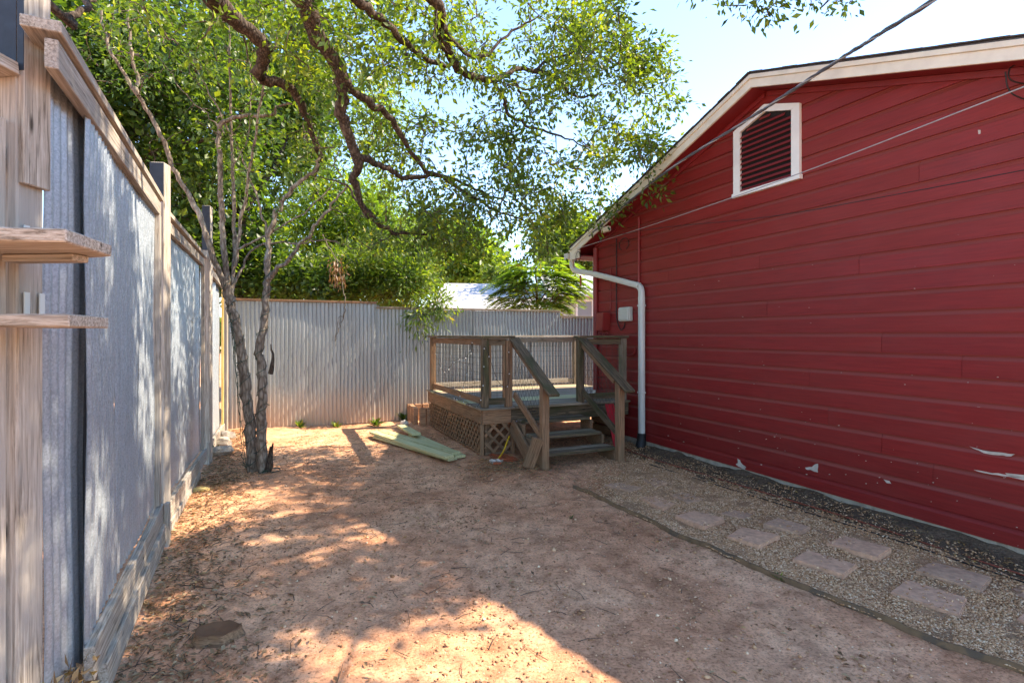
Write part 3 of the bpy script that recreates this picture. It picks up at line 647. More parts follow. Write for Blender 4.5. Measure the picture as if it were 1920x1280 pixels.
# back fence
B0 = V(-4.83, 9.13, 0); BD = V(2.85, .93, 0).normalized(); BN = V(BD.y, -BD.x, 0)
def BF(d, z, o=0): return B0+BD*d+BN*o+V(0, 0, z)
def bx(x):
    k_ = (x-CX)/F; return (B0.x-k_*B0.y)/(k_*BD.y-BD.x)
bf = thing('metal_fence', BF(3, 0), 'silver corrugated metal fence across the back with stepped brown cap', 'fence')
d1, d2, d3 = bx(706), bx(1050), bx(1160)
d = .0; q = 0
secs = [(0.02, d1, 2.185, 2.17), (d1, d2, 2.085, 2.065), (d2, d3+1.2, 1.955, 1.95)]
for (a_, b_, za, zb) in secs:
    n_ = max(1, round((b_-a_)/.66)); st = (b_-a_)/n_
    for i in range(n_):
        z1_ = za+(zb-za)*(i+.5)/n_
        corr('metal_sheet', BF(a_+i*st, 0, .006*(i % 2)), BF(a_+(i+1)*st+.03*(i < n_-1), 0, .006*(i % 2)), .0+rr.uniform(-.01, .015), z1_, MAT['galvback'], bf, phase=i*.9)
    board('cap_board', BF(a_-.01, za+.022, 0), BF(b_+.0, zb+.022, 0), .09, .034, MAT['wood_brown'] if a_ < 1 else MAT['wood_grey'], bf, side=BN)
    board('rail', BF(a_, .5, -.05), BF(b_, .5, -.05), .09, .038, wp, bf); board('rail', BF(a_, za-.25, -.05), BF(b_, zb-.25, -.05), .09, .038, wp, bf)
    for i in range(int((b_-a_)/2.4)+1): board('post', BF(a_+.05+i*2.4, -.1, -.115), BF(a_+.05+i*2.4, za-.03, -.115), .09, .09, wp, bf, side=BN)
# ================================================================== DECK
D0 = V(-.386, 7.09, 0)
def DK(a, b, z): return D0+UA*a+VB*b+V(0, 0, z)
deck = thing('wooden_deck', DK(1.2, 1.2, 0), 'weathered brown raised deck with lattice skirt, wire railing and four-step stair', 'deck')
DA, DBK, DZ = 2.34, 2.70, .635; SA0, SA1 = .42, 1.50
wb, wd, wg = MAT['wood_brown'], MAT['wood_dark'], MAT['wood_grey']
# floor boards (run along the front edge)
nb = 19; stp = DBK/nb
for i in range(nb):
    b0 = i*stp+.003; a1 = 2.32 if (i+1)*stp < .93 else 3.02
    ex = -.05 if i == 0 else 0
    board('deck_board', DK(-.045, b0+stp/2+ex*.5, DZ-.0125), DK(a1, b0+stp/2+ex*.5, DZ-.0125), stp-.006-ex, .025, wg if rr.random() < .8 else MAT['wood_green'], deck, side=VB)
# rim
board('rim_board', DK(0, -.003, .52), DK(SA0-.02, -.003, .52), .19, .036, wb, deck)
board('rim_board', DK(SA0-.018, -.003, .52), DK(2.30, -.003, .52), .19, .036, wd, deck)
board('rim_board', DK(-.003, .0155, .52), DK(-.003, 1.36, .52), .19, .036, wb, deck); board('rim_board', DK(-.003, 1.363, .52), DK(-.003, DBK, .52), .19, .036, wb, deck)
board('rim_board', DK(.016, DBK, .52), DK(3.0, DBK, .52), .19, .036, wb, deck)
for i in range(6): board('joist', DK(.45+i*.42, .02, .53), DK(.45+i*.42, DBK-.02, .53), .14, .036, wb, deck)
for a_, b_ in ((.1, .1), (.1, 1.35), (.1, 2.6), (1.2, 1.35), (1.2, 2.6), (2.2, .12), (2.9, 2.6)): board('support_post', DK(a_, b_, -.1), DK(a_, b_, .45), .089, .089, wb, deck, side=UA)
# lattice skirts
def lattice(p0, p1, z0, z1, nrm, spacing=.062, wl=.034):
    p0 = Vector(p0); p1 = Vector(p1); dd = (p1-p0); L = dd.length; dd.normalize(); h = z1-z0
    par = board('lattice_panel', p0+V(0, 0, z0+.01), p1+V(0, 0, z0+.01), .03, .02, wb, deck)
    for sg, off in ((1, .004), (-1, .0115)):
        x = -h if sg == 1 else 0
        x = -h
        while x < L:
            # segment x..x+h, clip
            xa, xb = x, x+h; za, zb = (0, h) if sg == 1 else (h, 0)
            if xa < 0: t = -xa/h; za = za+(zb-za)*t; xa = 0
            if xb > L: t = (L-xa)/(xb-xa); zb = za+(zb-za)*t; xb = L
            if xb-xa > .03:
                board('slat', p0+dd*xa+V(0, 0, z0+za)+nrm*off, p0+dd*xb+V(0, 0, z0+zb)+nrm*off, wl, .006, wb, par, side=dd.cross(nrm) if False else V(0, 0, 1), bev=.001)
            x += spacing*1.4142
lattice(DK(.0, .06, 0), DK(.0, DBK-.05, 0), .02, .425, UN, .088, .034)
lattice(DK(.03, -.0, 0), DK(.40, -.0, 0), .02, .425, -VB, .115, .036)
for z_ in (.09, .25, .40): board('light_block_board', DK(.02, DBK-.03, z_), DK(3.0, DBK-.03, z_), .14, .02, wb, deck)  # rear boards added to keep light out and darken the underside
for z_ in (.09, .25, .40): board('light_block_board', DK(2.3, .2, z_), DK(2.3, 1.0, z_), .14, .02, wb, deck)  # side boards added likewise to stop light under the deck
board('skirt_post', DK(.0, .03, -.02), DK(.0, .03, .42), .05, .03, wb, deck, side=UA)
board('skirt_frame', DK(.43, .0, -.02), DK(.43, .0, .30), .05, .03, wb, deck, side=UA)
board('skirt_frame', DK(.405, .0, .32), DK(.62, .0, .32), .04, .03, wb, deck)
# railing
RZ = 1.575
def rpost(a_, b_, z1, mt, z0=.62, w_=.089): return board('post', DK(a_, b_, z0), DK(a_, b_, z1), w_, w_, mt, deck, side=UA, bev=.005)
rpost(.045, .045, RZ-.02, wd, .64); rpost(.045, 2.62, RZ-.02, wb, .64); pass
rpost(SA0-.04, .03, RZ-.05, wb, .635); rpost(SA1, .03, RZ-.02, MAT['wood_dark'], .635); rpost(2.24, .045, RZ-.02, wg, .635)
rpost(2.93, 2.62, RZ-.02, wg, .635); rpost(1.5, 2.62, RZ-.02, wp, .635, .05)
def rail(a0, b0, a1, b1, mt, capm, caps=True):
    p, q = DK(a0, b0, 0), DK(a1, b1, 0); dd = (q-p).normalized()
    if caps: board('rail_cap', p-dd*.06+V(0, 0, RZ+.0005), q+dd*.06+V(0, 0, RZ+.0005), .15, .034, capm, deck, side=dd.cross(V(0, 0, 1)))
    g_ = .046
    board('top_rail', p+dd*g_+V(0, 0, RZ-.07), q-dd*g_+V(0, 0, RZ-.07), .085, .036, mt, deck); board('bottom_rail', p+dd*g_+V(0, 0, .715), q-dd*g_+V(0, 0, .715), .085, .036, mt, deck)
    vs = []; L = (q-p).length; n_ = int(L/.10)
    for i in range(1, n_+1):
        c = p+dd*(i*L/(n_+1)); vs.append(tube_data([tuple(c+V(0, 0, .74)), tuple(c+V(0, 0, RZ-.1))], .0019, 4))
    for i in range(8):
        z = .79+i*.1; vs.append(tube_data([tuple(p+dd*.04+V(0, 0, z)), tuple(q-dd*.04+V(0, 0, z+.003))], .0019, 4))
    o = nobj('wire_panel', *join(vs), MAT['steelwire'], deck); return o
rail(.045, .045, .045, 2.62, wb, MAT['wood_dark']); rail(.045, .045, SA0-.02, .045, wd, wd)
rail(.045, 2.62, 2.93, 2.62, wp, wp); rail(SA1, .045, 2.24, .045, wd, wd)
# pale infill trims round the wire panels
for a_, b_ in ((.045, .115), (.045, 2.55), (.12, .045), (SA0-.1, .045)): board('wire_trim', DK(a_, b_, .76), DK(a_, b_, RZ-.112), .03, .03, wb, deck, side=UA)
# stairs
for i, (z, b0) in enumerate(((.165, -.86), (.32, -.575), (.475, -.29))):
    for j in range(2):
        board('stair_tread', DK(SA0+.07-(i == 0)*.02, b0+.07+j*.145, z-.019), DK(SA1-.03+(i == 0)*.05, b0+.07+j*.145, z-.019), .139, .036, wg if j else wd, deck, side=VB)
board('stair_tread', DK(SA0+.03, -.035, DZ+.002), DK(SA1-.05, -.035, DZ+.002), .14, .034, wg, deck, side=VB)
for a_ in (SA0+.045, SA1-.01):
    pts = [DK(a_, -.86, .0), DK(a_, -.86, .125), DK(a_, -.575, .125), DK(a_, -.575, .28), DK(a_, -.29, .28), DK(a_, -.29, .435), DK(a_, -.024, .435), DK(a_, -.024, .25), DK(a_, -.55, -.02)]
    bm = bmesh.new(); c = DK(a_, -.4, 0); A = [bm.verts.new(p+UA*.018-c) for p in pts]; B = [bm.verts.new(p-UA*.018-c) for p in pts]; n = len(pts)
    bm.faces.new(A); bm.faces.new(B[::-1])
    for i in range(n): bm.faces.new((A[i], A[(i+1) % n], B[(i+1) % n], B[i]))
    bm_obj('stringer', bm, wb, deck, Matrix.Translation(c))
board('stringer_brace', DK(SA0-.03, -.06, .40), DK(SA0+.0, -.62, .02), .19, .036, wb, deck)
for a_, zt_ in ((SA0+.03, 1.02), (SA1+.03, 1.03)): board('newel_post', DK(a_, -.90, -.05), DK(a_, -.90, zt_), .092, .092, wb, deck, side=UA, bev=.006)
for a_ in (SA0+.03, SA1+.01):
    p0, p1 = DK(a_, .0, RZ-.02), DK(a_, -1.16, .90)
    dr = (p1-p0).normalized(); up = UA.cross(dr).normalized(); up = up if up.z > 0 else -up
    board('hand_rail', p0+up*.0, p1, .14, .038, wd, deck, side=UA, bev=.008)
    board('stair_top_rail', p0-up*.066-dr*.0, DK(a_, -.90, 0)+V(0, 0, (p0+dr*((.90)/abs(dr.dot(VB)))).z)-up*.066-dr*.05, .088, .036, wb, deck, side=up)
    q0, q1 = DK(a_-.0, -.02, .80), DK(a_, -.855, .36); board('stair_bottom_rail', q0, q1, .088, .036, wb if a_ < 1 else wd, deck, side=up)
    vs = []
    # diamond wire panel inside the slope
    def zt2(b): return (RZ-.13)+(b)*.60
    def zb2(b): return .84+b*.53
    for off in np.arange(-1.4, 1.6, .125):
        for sg in (1.35, -1.35):
            seg_ = []
            for b in np.linspace(-.85, -.02, 40):
                z = 1.05+off+sg*(b+.43)+0.59*(b+.43)*(1 if sg > 0 else 1)*.3
                if zb2(b) < z < zt2(b): seg_.append((b, z))
            if len(seg_) > 1: vs.append(tube_data([tuple(DK(a_, seg_[0][0], seg_[0][1])), tuple(DK(a_, seg_[-1][0], seg_[-1][1]))], .0019, 4))
    nobj('wire_panel', *join(vs), MAT['steelwire'], deck)
# under-deck dark comes from the boards added to block light
# string of clear bulbs along the railing
sl_ = thing('string_lights', DK(0, 0, .7), 'thin dark cord with tiny clear bulbs draped along the deck railing', 'string lights')
pth = [DK(-.02, 2.3, 1.40), DK(-.03, 2.0, 1.15), DK(-.03, 1.6, 1.02), DK(-.03, 1.1, 1.22), DK(-.03, .55, 1.30), DK(-.03, .32, 1.5), DK(-.03, .6, 1.0), DK(-.03, .9, .7), DK(-.04, 1.1, .66), DK(-.04, .6, .66), DK(-.03, .1, .66), DK(.0, -.03, 1.0), DK(.02, -.03, 1.45), DK(.2, -.03, 1.0), DK(.35, -.04, .95), DK(.36, -.04, 1.45)]
pp = smooth_path(pth, 8); nobj('cord', *tube_data(pp, .003, 4), MAT['black'], sl_)
oct_v = np.array([(1, 0, 0), (-1, 0, 0), (0, 1, 0), (0, -1, 0), (0, 0, 1), (0, 0, -1)], float); oct_f = np.array([(0, 2, 4), (2, 1, 4), (1, 3, 4), (3, 0, 4), (2, 0, 5), (1, 2, 5), (3, 1, 5), (0, 3, 5)])
bl = npmesh('bulb', oct_v*[.010, .010, .014], oct_f, MAT['bulb'], True)
for i in range(3, len(pp), 4): put(bpy.data.objects.new('bulb', bl), sl_, Matrix.Translation(Vector(pp[i])-V(0, 0, .014)))
# ================================================================== LOOSE THINGS
def plank(name, p0, p1, w_, t_, mt, label, cat, side=(0, 0, 1), group=None):
    o = board(name, p0, p1, w_, t_, mt, None, side); return tag(o, label, cat, group)
# green lumber
ud = (G(712, 822)-G(846, 868)); ud.z = 0; ul = ud.normalized(); un = V(-ul.y, ul.x, 0)
e0 = G(846, 868)+V(0, 0, .03)
g_ = 'green treated planks in the pile left of the deck'
SD = (ul.y, -ul.x, 0); sdv = Vector(SD)
plank('lumber_plank', e0+ul*.06+sdv*.06+V(0, 0, .0), e0+ul*2.1-sdv*.03, .14, .034, MAT['wood_green'], 'lowest green plank of the pile, mostly covered, poking out at the near end', 'plank', SD, g_)
plank('lumber_plank', e0+ul*.12+sdv*.22+V(0, 0, .0), e0+ul*1.9+sdv*.48, .14, .034, MAT['wood_green'], 'bottom green plank on the deck side of the pile', 'plank', SD, g_)
plank('lumber_plank', e0+ul*.05+sdv*.005+V(0, 0, .036), e0+ul*2.28+sdv*.0+V(0, 0, .036), .14, .034, MAT['wood_green'], 'long top green plank on the yard side of the pile', 'plank', SD, g_)
plank('lumber_plank', e0+ul*.18+sdv*.19+V(0, 0, .036), e0+ul*2.30+sdv*.15+V(0, 0, .036), .14, .034, MAT['wood_green'], 'long top green plank on the deck side of the pile', 'plank', SD, g_)
plank('lumber_plank', e0+ul*1.5+sdv*.34+V(0, 0, .074), e0+ul*2.35+sdv*.52+V(0, 0, .074), .14, .034, MAT['wood_green'], 'skewed green plank crossing the far end of the pile by the blocks', 'plank', SD, g_)
# leaning board against the stair post
pb0, pb1 = G(990, 879)+V(0, 0, .02), P(1009, 822, 6.36)
plank('leaning_board', pb0, pb1+V(.0, .02, 0), .14, .038, wb, 'short brown board leaning against the left stair post', 'board', side=(1, .15, 0))
# block planter by the back fence
bp = thing('block_planter', G(787, 796), 'small planter of reddish blocks on the ground between deck and back fence', 'planter')
c0 = G(782, 799); dl = V(.93, .36, 0).normalized(); dv = V(-.36, .93, 0).normalized()
for lay in range(2):
    for i in range(4):
        for (p, sd_) in ((c0+dl*(.10+i*.13), dl), (c0+dv*(.15+i*.14), dv), (c0+dl*.56+dv*(.1+i*.14), dv), (c0+dv*.62+dl*(i*.14), dl)):
            q = p+V(0, 0, .085+lay*.155); board('block', q-sd_*.058+V(0, 0, 0), q+sd_*.058, .15, .075+.008*((i+lay) % 2), MAT['wood_red'], bp, bev=.006)
tag(board('loose_block', G(771, 790)+V(0, 0, .0), G(771, 790)+V(0, 0, .30), .12, .09, MAT['wood_red'], None, side=dl), 'single reddish block standing left of the planter by the fence', 'block')
# fence-foot edging rocks, left corner
def rock(c, r, mat, label, seed, cat='rock', sq=.6):
    bm = bmesh.new(); bmesh.ops.create_icosphere(bm, subdivisions=2, radius=1); q = random.Random(seed)
    off = [q.uniform(0, 9) for _ in range(3)]
    for v in bm.verts:
        d = 1+.25*math.sin(v.co.x*3+off[0])*math.cos(v.co.y*2.5+off[1])+.15*math.sin(v.co.z*5+off[2])+q.uniform(-.06, .06); v.co = Vector((v.co.x*r*d, v.co.y*r*d*.8, v.co.z*r*d*sq))
    return tag(bm_obj('rock', bm, mat, None, Matrix.Translation(Vector(c)+V(0, 0, r*sq*.6))), label, cat)
rock(G(758, 806)+V(0, 0, .06), .075, MAT['rock'], 'pale grey rock resting on the far end of the green lumber', 1, sq=1.0)
rock(G(412, 852), .14, MAT['wood_pale'], 'pale stump-like chunk at the foot of the left fence beyond the post', 2)
rock(G(420, 836), .13, MAT['wood_pale'], 'second pale chunk at the left fence foot, nearer the corner', 3)
rock(G(426, 822), .12, MAT['wood_pale'], 'farthest pale chunk at the left fence corner', 4)
rock(G(375, 921), .09, MAT['wood_yellow'], 'flat orange-tan chunk lying on the dirt near the left fence', 5, sq=.35)
rock(G(924, 868), .05, MAT['rock'], 'small pale stone left of the orange cord by the deck skirt', 6)
rock(G(937, 866), .05, MAT['rock'], 'small pale stone inside the orange cord coil', 7)
# stump
st = thing('tree_stump', G(408, 1198), 'low cut tree stump with dark hollow top in the dirt at lower left', 'stump')
c = G(408, 1196); n = 28; an = np.linspace(0, 2*PI, n, endpoint=False); r_ = .095*(1+.12*np.sin(an*2+1)+.06*np.sin(an*5)); vs = []
for (k_, z) in ((1.22, -.02), (1.08, .015), (1.0, .03), (.98, .050), (.92, .055), (.82, .040), (.4, .034), (.02, .036)): vs.append(np.stack([c.x+r_*k_*np.cos(an)*1.1, c.y+r_*k_*np.sin(an)*.95, np.full(n, z)+.004*np.sin(an*7*k_)], -1))
vs = np.array(vs); i = np.arange(3)[:, None]*n+np.arange(n)[None, :]; j = np.arange(3)[:, None]*n+(np.arange(n)[None, :]+1) % n
nobj('stump_side', vs.reshape(-1, 3), np.stack([i, j, j+n, i+n], -1).reshape(-1, 4), MAT['wood_brown'], st)
i = (np.arange(4)[:, None]+3)*n+np.arange(n)[None, :]; j = (np.arange(4)[:, None]+3)*n+(np.arange(n)[None, :]+1) % n
nobj('stump_top', vs.reshape(-1, 3), np.stack([i, j, j+n, i+n], -1).reshape(-1, 4), MAT['clod'], st)
# cords
oc = thing('extension_cord', G(935, 870), 'tangled orange extension cord on the ground beside the deck lattice', 'cord')
rr2 = random.Random(4); pts = []
for i in range(26):
    x = 935+math.sin(i*.9)*24+i*.5+rr2.uniform(-6, 6); y = 862+math.cos(i*.8)*6+rr2.uniform(-2, 2); p = G(x, y); p.z = .02+rr2.uniform(0, .03); pts.append(p)
nobj('cord', *tube_data(smooth_path(pts, 7), .006, 6), MAT['orange'], oc, True)
board('plug', G(925, 873)+V(0, 0, .03), G(940, 873)+V(0, 0, .03), .035, .03, MAT['orange'], oc, side=(0, 1, 0))
p = G(933, 862); tag(cable('yellow_cord', [p+V(0, 0, .01), p+V(.04, -.01, .06), P(945, 843, 6.85), P(950, 830, 6.93), P(955, 817, 7.05)], .0095, MAT['yellow']), 'yellow cord rising from the ground to the lattice under the deck', 'cord')
tag(cable('hanging_wire', [DK(.47, -.03, .45), DK(.52, -.06, .36), DK(.55, -.08, .2), DK(.5, -.08, .06)], .006, MAT['wirelight']), 'thin grey wire hanging down beside the stairs under the deck', 'wire')
pts = [HW(.6, .03, .50), HW(1.2, .03, .42), HW(2.0, .035, .47), HW(2.8, .03, .40), HW(3.7, .035, .38), HW(4.6, .03, .33), HW(5.6, .03, .30), HW(7.5, .03, .26)]
for p in pts: p.z += gz(p)
tag(cable('extension_cord', pts, .007, MAT['redcord'], n=12), 'faded orange-red cord lying along the foot of the red wall', 'cord')
pts = [HW(2.2, .02, .62), HW(3.0, .02, .55), HW(3.9, .02, .52), HW(4.8, .02, .46), HW(5.8, .02, .43), HW(7.5, .02, .4)]
for p in pts: p.z += gz(p)
tag(cable('drip_line', pts, .0055, MAT['black'], n=12), 'thin dark hose lying in the gravel parallel to the red wall', 'hose')
# red upright behind the stairs
rd = thing('red_shovel', DK(1.44, -.3, 0), 'bright red plastic slide-like panel standing behind the right stair side', 'toy')
p0 = P(1160, 848, 7.35); p1 = P(1141, 757, 7.6)
b_ = board('red_panel', p0, p1, .11, .02, MAT['redplastic'], rd, side=(1, .3, 0), bev=.008); board('red_rim', p0+V(.055, -.01, 0), p1+V(.055, -.01, 0), .018, .05, MAT['redplastic'], rd, side=(1, .3, 0), bev=.005)
rd.name = 'red_slide_panel'; WORLD['red_slide_panel'] = WORLD['red_shovel']
# edging of the path
v = []; 
for i, p in enumerate(EL):
    q0 = EL[max(0, i-1)]; q1 = EL[min(len(EL)-1, i+1)]; t = Vector(q1-q0).normalized(); nn = V(-t.y, t.x, 0); c = Vector(p); zg = gz(c)
    c += nn*.012*math.sin(i*.35)
    for (a_, b_) in ((-.007, -.06), (-.007, .036), (.007, .036), (.007, -.06)): v.append(c+nn*a_+V(0, 0, b_+zg))
k_ = 4; i = np.arange(len(EL)-1)[:, None]*k_; j = np.arange(k_)[None, :]; jj = (j+1) % k_
ed = nobj('path_edging', [tuple(p) for p in v], np.stack([i+j, i+jj, i+jj+k_, i+j+k_], -1).reshape(-1, 4), MAT['steeledge']); tag(ed, 'thin brown edging strip between bare dirt and the gravel path', 'edging')
# pavers
PV = [((1485, 1052), (1514, 1035), (1608, 1063), (1581, 1082), 'paver', 'pinkish square paver second nearest the camera on the edging side of the path'),
      ((1668, 1111), (1700, 1087), (1814, 1122), (1800, 1156), 'paver', 'large pinkish paver nearest the camera on the edging side of the path'),
      ((1362, 1010), (1390, 992), (1463, 1012), (1424, 1028), 'paver', 'pink paver in mid path with its right corner tilted up'),
      ((1265, 970), (1300, 960), (1359, 977), (1322, 992), 'paver', 'pink paver on the edging side ahead of the tilted one'),
      ((1197, 934), (1230, 930), (1267, 945), (1243, 955), 'paver', 'small looking pink paver halfway to the stairs on the edging side'),
      ((1133, 910), (1160, 906), (1206, 915), (1180, 922), 'pavergrey', 'dusty paver nearest the stairs on the edging side'),
      ((1716, 1072), (1746, 1056), (1860, 1090), (1838, 1112), 'pavergrey', 'grey-brown paver nearest the camera on the wall side'),
      ((1550, 1024), (1581, 1009), (1672, 1036), (1645, 1051), 'paver', 'pinkish paver with a dark lump on it, wall side'),
      ((1430, 988), (1458, 977), (1520, 994), (1498, 1006), 'pavergrey', 'grey paver sunk in gravel on the wall side behind the tilted one'),
      ((1350, 962), (1375, 956), (1412, 964), (1395, 973), 'pavergrey', 'grey paver almost buried by gravel in mid path'),
      ((1255, 926), (1285, 922), (1318, 937), (1290, 942), 'pavergrey', 'grey paver half buried on the wall side near the stairs'),
      ((1205, 900), (1230, 897), (1252, 908), (1228, 914), 'pavergrey', 'farthest faint paver on the wall side beyond the half buried one'),
      ((1890, 1105), (1925, 1092), (1990, 1120), (1950, 1140), 'pavergrey', 'grey paver cut off by the right photo edge, upper'),
      ((1905, 1160), (1930, 1140), (2010, 1170), (1980, 1200), 'paver', 'paver corner at the right photo edge, lowest')]
for i, (a, b, c_, d_, mt, lb) in enumerate(PV):
    bm = bmesh.new(); q = [G(*t) for t in (a, b, c_, d_)]; ce = sum(q, Vector())/4; tl = (0, 0, .018, .014)[i % 4] if i != 2 else .02
    h_ = .012+.014*(i < 9)
    for s_z in (0, 1):
        pass
    top = [bm.verts.new((p-ce)+V(0, 0, h_+(tl if k_ == 2 else 0))) for k_, p in enumerate(q)]; bot = [bm.verts.new((p-ce)+V(0, 0, -.03)) for p in q]
    bm.faces.new(top); bm.faces.new(bot[::-1])
    for k_ in range(4): bm.faces.new((top[k_], top[(k_+1) % 4], bot[(k_+1) % 4], bot[k_]))
    bmesh.ops.recalc_face_normals(bm, faces=bm.faces); bmesh.ops.bevel(bm, geom=bm.edges[:], offset=.006, segments=2, affect='EDGES')
    ce.z = gz(ce)+.012
    tag(bm_obj('paver', bm, MAT[mt], None, Matrix.Translation(ce)), lb, 'paver', 'square stepping pavers in the gravel path')
PVC = [np.array([tuple(G(*t))[:2] for t in pv[:4]]) for pv in PV]
def in_quad(x, y, q):
    r = np.ones(len(x), bool); s_ = None
    for k_ in range(4):
        a = q[k_]; b = q[(k_+1) % 4]; cr = (b[0]-a[0])*(y-a[1])-(b[1]-a[1])*(x-a[0]); r &= cr < 0 if True else cr > 0
    return r
def on_paver(x, y):
    m = np.zeros(len(x), bool)
    for q in PVC:
        ar = sum(q[k_][0]*q[(k_+1) % 4][1]-q[(k_+1) % 4][0]*q[k_][1] for k_ in range(4)); qq = q if ar < 0 else q[::-1]
        m |= in_quad(x, y, qq)
    return m
# ---- scatter of stones
ROCKV = oct_v
def stones(name, x, y, r, mat, zoff=0, label=None, sink=.25, z0=None):
    n = len(x); rng = RNG
    base = np.array([(1, 0, 0), (.31, .95, 0), (-.81, .59, 0), (-.81, -.59, 0), (.31, -.95, 0), (.1, .1, .75), (0, 0, -.6)])
    fc = np.array([(0, 1, 5), (1, 2, 5), (2, 3, 5), (3, 4, 5), (4, 0, 5), (1, 0, 6), (2, 1, 6), (3, 2, 6), (4, 3, 6), (0, 4, 6)])
    a = rng.uniform(0, 2*PI, n); ca, sa = np.cos(a), np.sin(a); sc = rng.uniform(.65, 1.35, (n, 3))*r[:, None]; sc[:, 2] *= .8
    b = base[None]*(1+rng.uniform(-.28, .28, (n, 7, 3))); b = b*sc[:, None, :]
    # tilt
    tl = rng.normal(0, .4, n); b2 = b.copy(); b2[..., 1] = b[..., 1]*np.cos(tl)[:, None]-b[..., 2]*np.sin(tl)[:, None]; b2[..., 2] = b[..., 1]*np.sin(tl)[:, None]+b[..., 2]*np.cos(tl)[:, None]
    vx = b2[..., 0]*ca[:, None]-b2[..., 1]*sa[:, None]+x[:, None]; vy = b2[..., 0]*sa[:, None]+b2[..., 1]*ca[:, None]+y[:, None]
    zb = ground_z(x, y)+zoff if z0 is None else z0
    vz = b2[..., 2]+(zb+r*sink)[:, None]; v = np.stack([vx, vy, vz], -1).reshape(-1, 3)
    f = (fc[None]+(np.arange(n)*7)[:, None, None]).reshape(-1, 3)
    o = nobj(name, v, f, mat, None, False, np.repeat(rng.uniform(0, 1, n), 7)); tag(o, label, kind='stuff'); return o
def path_points(n, near=1.0):
    t = RNG.uniform(0, 1, n); u = RNG.uniform(0, 1, n); i = (t*(len(EL)-2)).astype(int); fr = t*(len(EL)-2)-i
    e = EL[i]*(1-fr)[:, None]+EL[i+1]*fr[:, None]; w_ = wallline[i]*(1-fr)[:, None]+wallline[i+1]*fr[:, None]
    q = e+(w_-e)*u[:, None]; return q[:, 0], q[:, 1], t, u
x, y, t, u = path_points(150000)
keep = (RNG.uniform(0, 1, len(x)) < np.clip((t-.01)*3.0, .04, 1)*np.clip(1.15-u*.35, 0, 1)*(.55+.9*vnoise(x, y, .25, 11)))
op = on_paver(x, y); keep &= (~op) | (RNG.uniform(0, 1, len(x)) < .045+.12*(y > 4.9)*vnoise(x, y, .1, 3)); keep &= y > 1.7; keep &= y < 7.4
x, y, u = x[keep], y[keep], u[keep]
opk = on_paver(x, y); z0_ = ground_z(x, y)+.013+.024*opk
print('gravel', len(x))
stones('gravel', x, y, RNG.uniform(.004, .0095, len(x)), MAT['pebble'], 0, 'pinkish grey gravel filling the path between the edging and the wall', .3, z0_)
n = 34000; x = RNG.uniform(-3.6, 3.0, n); y = RNG.uniform(1.9, 9.6, n)
keep = RNG.uniform(0, 1, n) < .25+.9*(vnoise(x, y, .6, 21) > .55)*vnoise(x, y, .2, 22); keep &= x > -.9-.42*y+.1; x, y = x[keep], y[keep]
stones('loose_stones', x, y, RNG.uniform(.0025, .0075, len(x))*RNG.choice([1, 1, 1, 1, 1, 1, 1, 1, 1, 2.0], len(x)), MAT['pebble'], .0, 'small stones scattered over the bare dirt', .35)
n = 26000; x = RNG.uniform(-3.4, 2.6, n); y = RNG.uniform(1.9, 8.8, n); keep = (RNG.uniform(0, 1, n) < .12+1.1*(vnoise(x, y, .8, 25) > .5)*vnoise(x, y, .25, 26)) & (x > -.75-.43*y); x, y = x[keep], y[keep]
stones('dirt_clods', x, y, RNG.uniform(.004, .011, len(x)), MAT['clod'], .0, 'crumbly clods of red-brown earth on the yard', .15)
n = 5000; sI = RNG.uniform(.5, 8, n); oI = RNG.uniform(.02, .6, n); x = W0.x+US.x*sI+UN.x*oI; y = W0.y+US.y*sI+UN.y*oI; k_ = y > 1.7; x, y = x[k_], y[k_]
stones('wall_side_stones', x, y, RNG.uniform(.004, .010, len(x)), MAT['pebble'], .03, 'mixed stones in the dark soil strip along the wall', .2)
# ---- leaves
def leaf_mesh(name, c, d, up, L, Wd, mat, parent=None, rnd=None, curl=.15):
    n = len(c); d = d/(np.linalg.norm(d, axis=1)[:, None]+1e-9); s_ = np.cross(d, up); s_ /= np.linalg.norm(s_, axis=1)[:, None]+1e-9; nn = np.cross(s_, d)
    L = np.broadcast_to(L, (n,))[:, None]; Wd = np.broadcast_to(Wd, (n,))[:, None]
    v = np.stack([c, c+d*L*.45+s_*Wd*.5+nn*Wd*curl, c+d*L, c+d*L*.45-s_*Wd*.5+nn*Wd*curl], 1).reshape(-1, 3)
    # two triangles folded on the midrib
    b = np.arange(n)[:, None]*4; f = np.concatenate([b+np.array([[0, 1, 2]]), b+np.array([[0, 2, 3]])]).reshape(-1, 3)
    if rnd is None: rnd = RNG.uniform(0, 1, n)
    return nobj(name, v, f, mat, parent, False, np.repeat(rnd, 4))
def ground_leaves(name, x, y, L, mat, label, z=.008, rnd=None):
    n = len(x); a = RNG.uniform(0, 2*PI, n); d = np.stack([np.cos(a), np.sin(a), RNG.normal(0, .15, n)], -1)
    up = np.stack([RNG.normal(0, .3, n), RNG.normal(0, .3, n), np.ones(n)], -1); c = np.stack([x, y, ground_z(x, y)+z+RNG.uniform(0, .008, n)], -1)
    o = leaf_mesh(name, c, d, up, L, L*.42, mat, None, rnd, .3); tag(o, label, kind='stuff'); return o
n = 3000; x = RNG.uniform(-3.4, 3.2, n); y = RNG.uniform(2, 9.5, n); k_ = (vnoise(x, y, .7, 31) > .45) & (x > -.75-.43*y); x, y = x[k_], y[k_]
ground_leaves('fallen_leaves', x, y, RNG.uniform(.018, .05, len(x)), MAT['leaf_dry'], 'scattered dry tan leaves on the bare dirt')
n = 4600; Zs = RNG.uniform(2.0, 9.0, n); off = np.abs(RNG.normal(0, .34, n))+.03; x = np.where(Zs < 4.2, -.646-.495*Zs, -.90-.435*Zs)+off*.9; y = Zs+off*.4
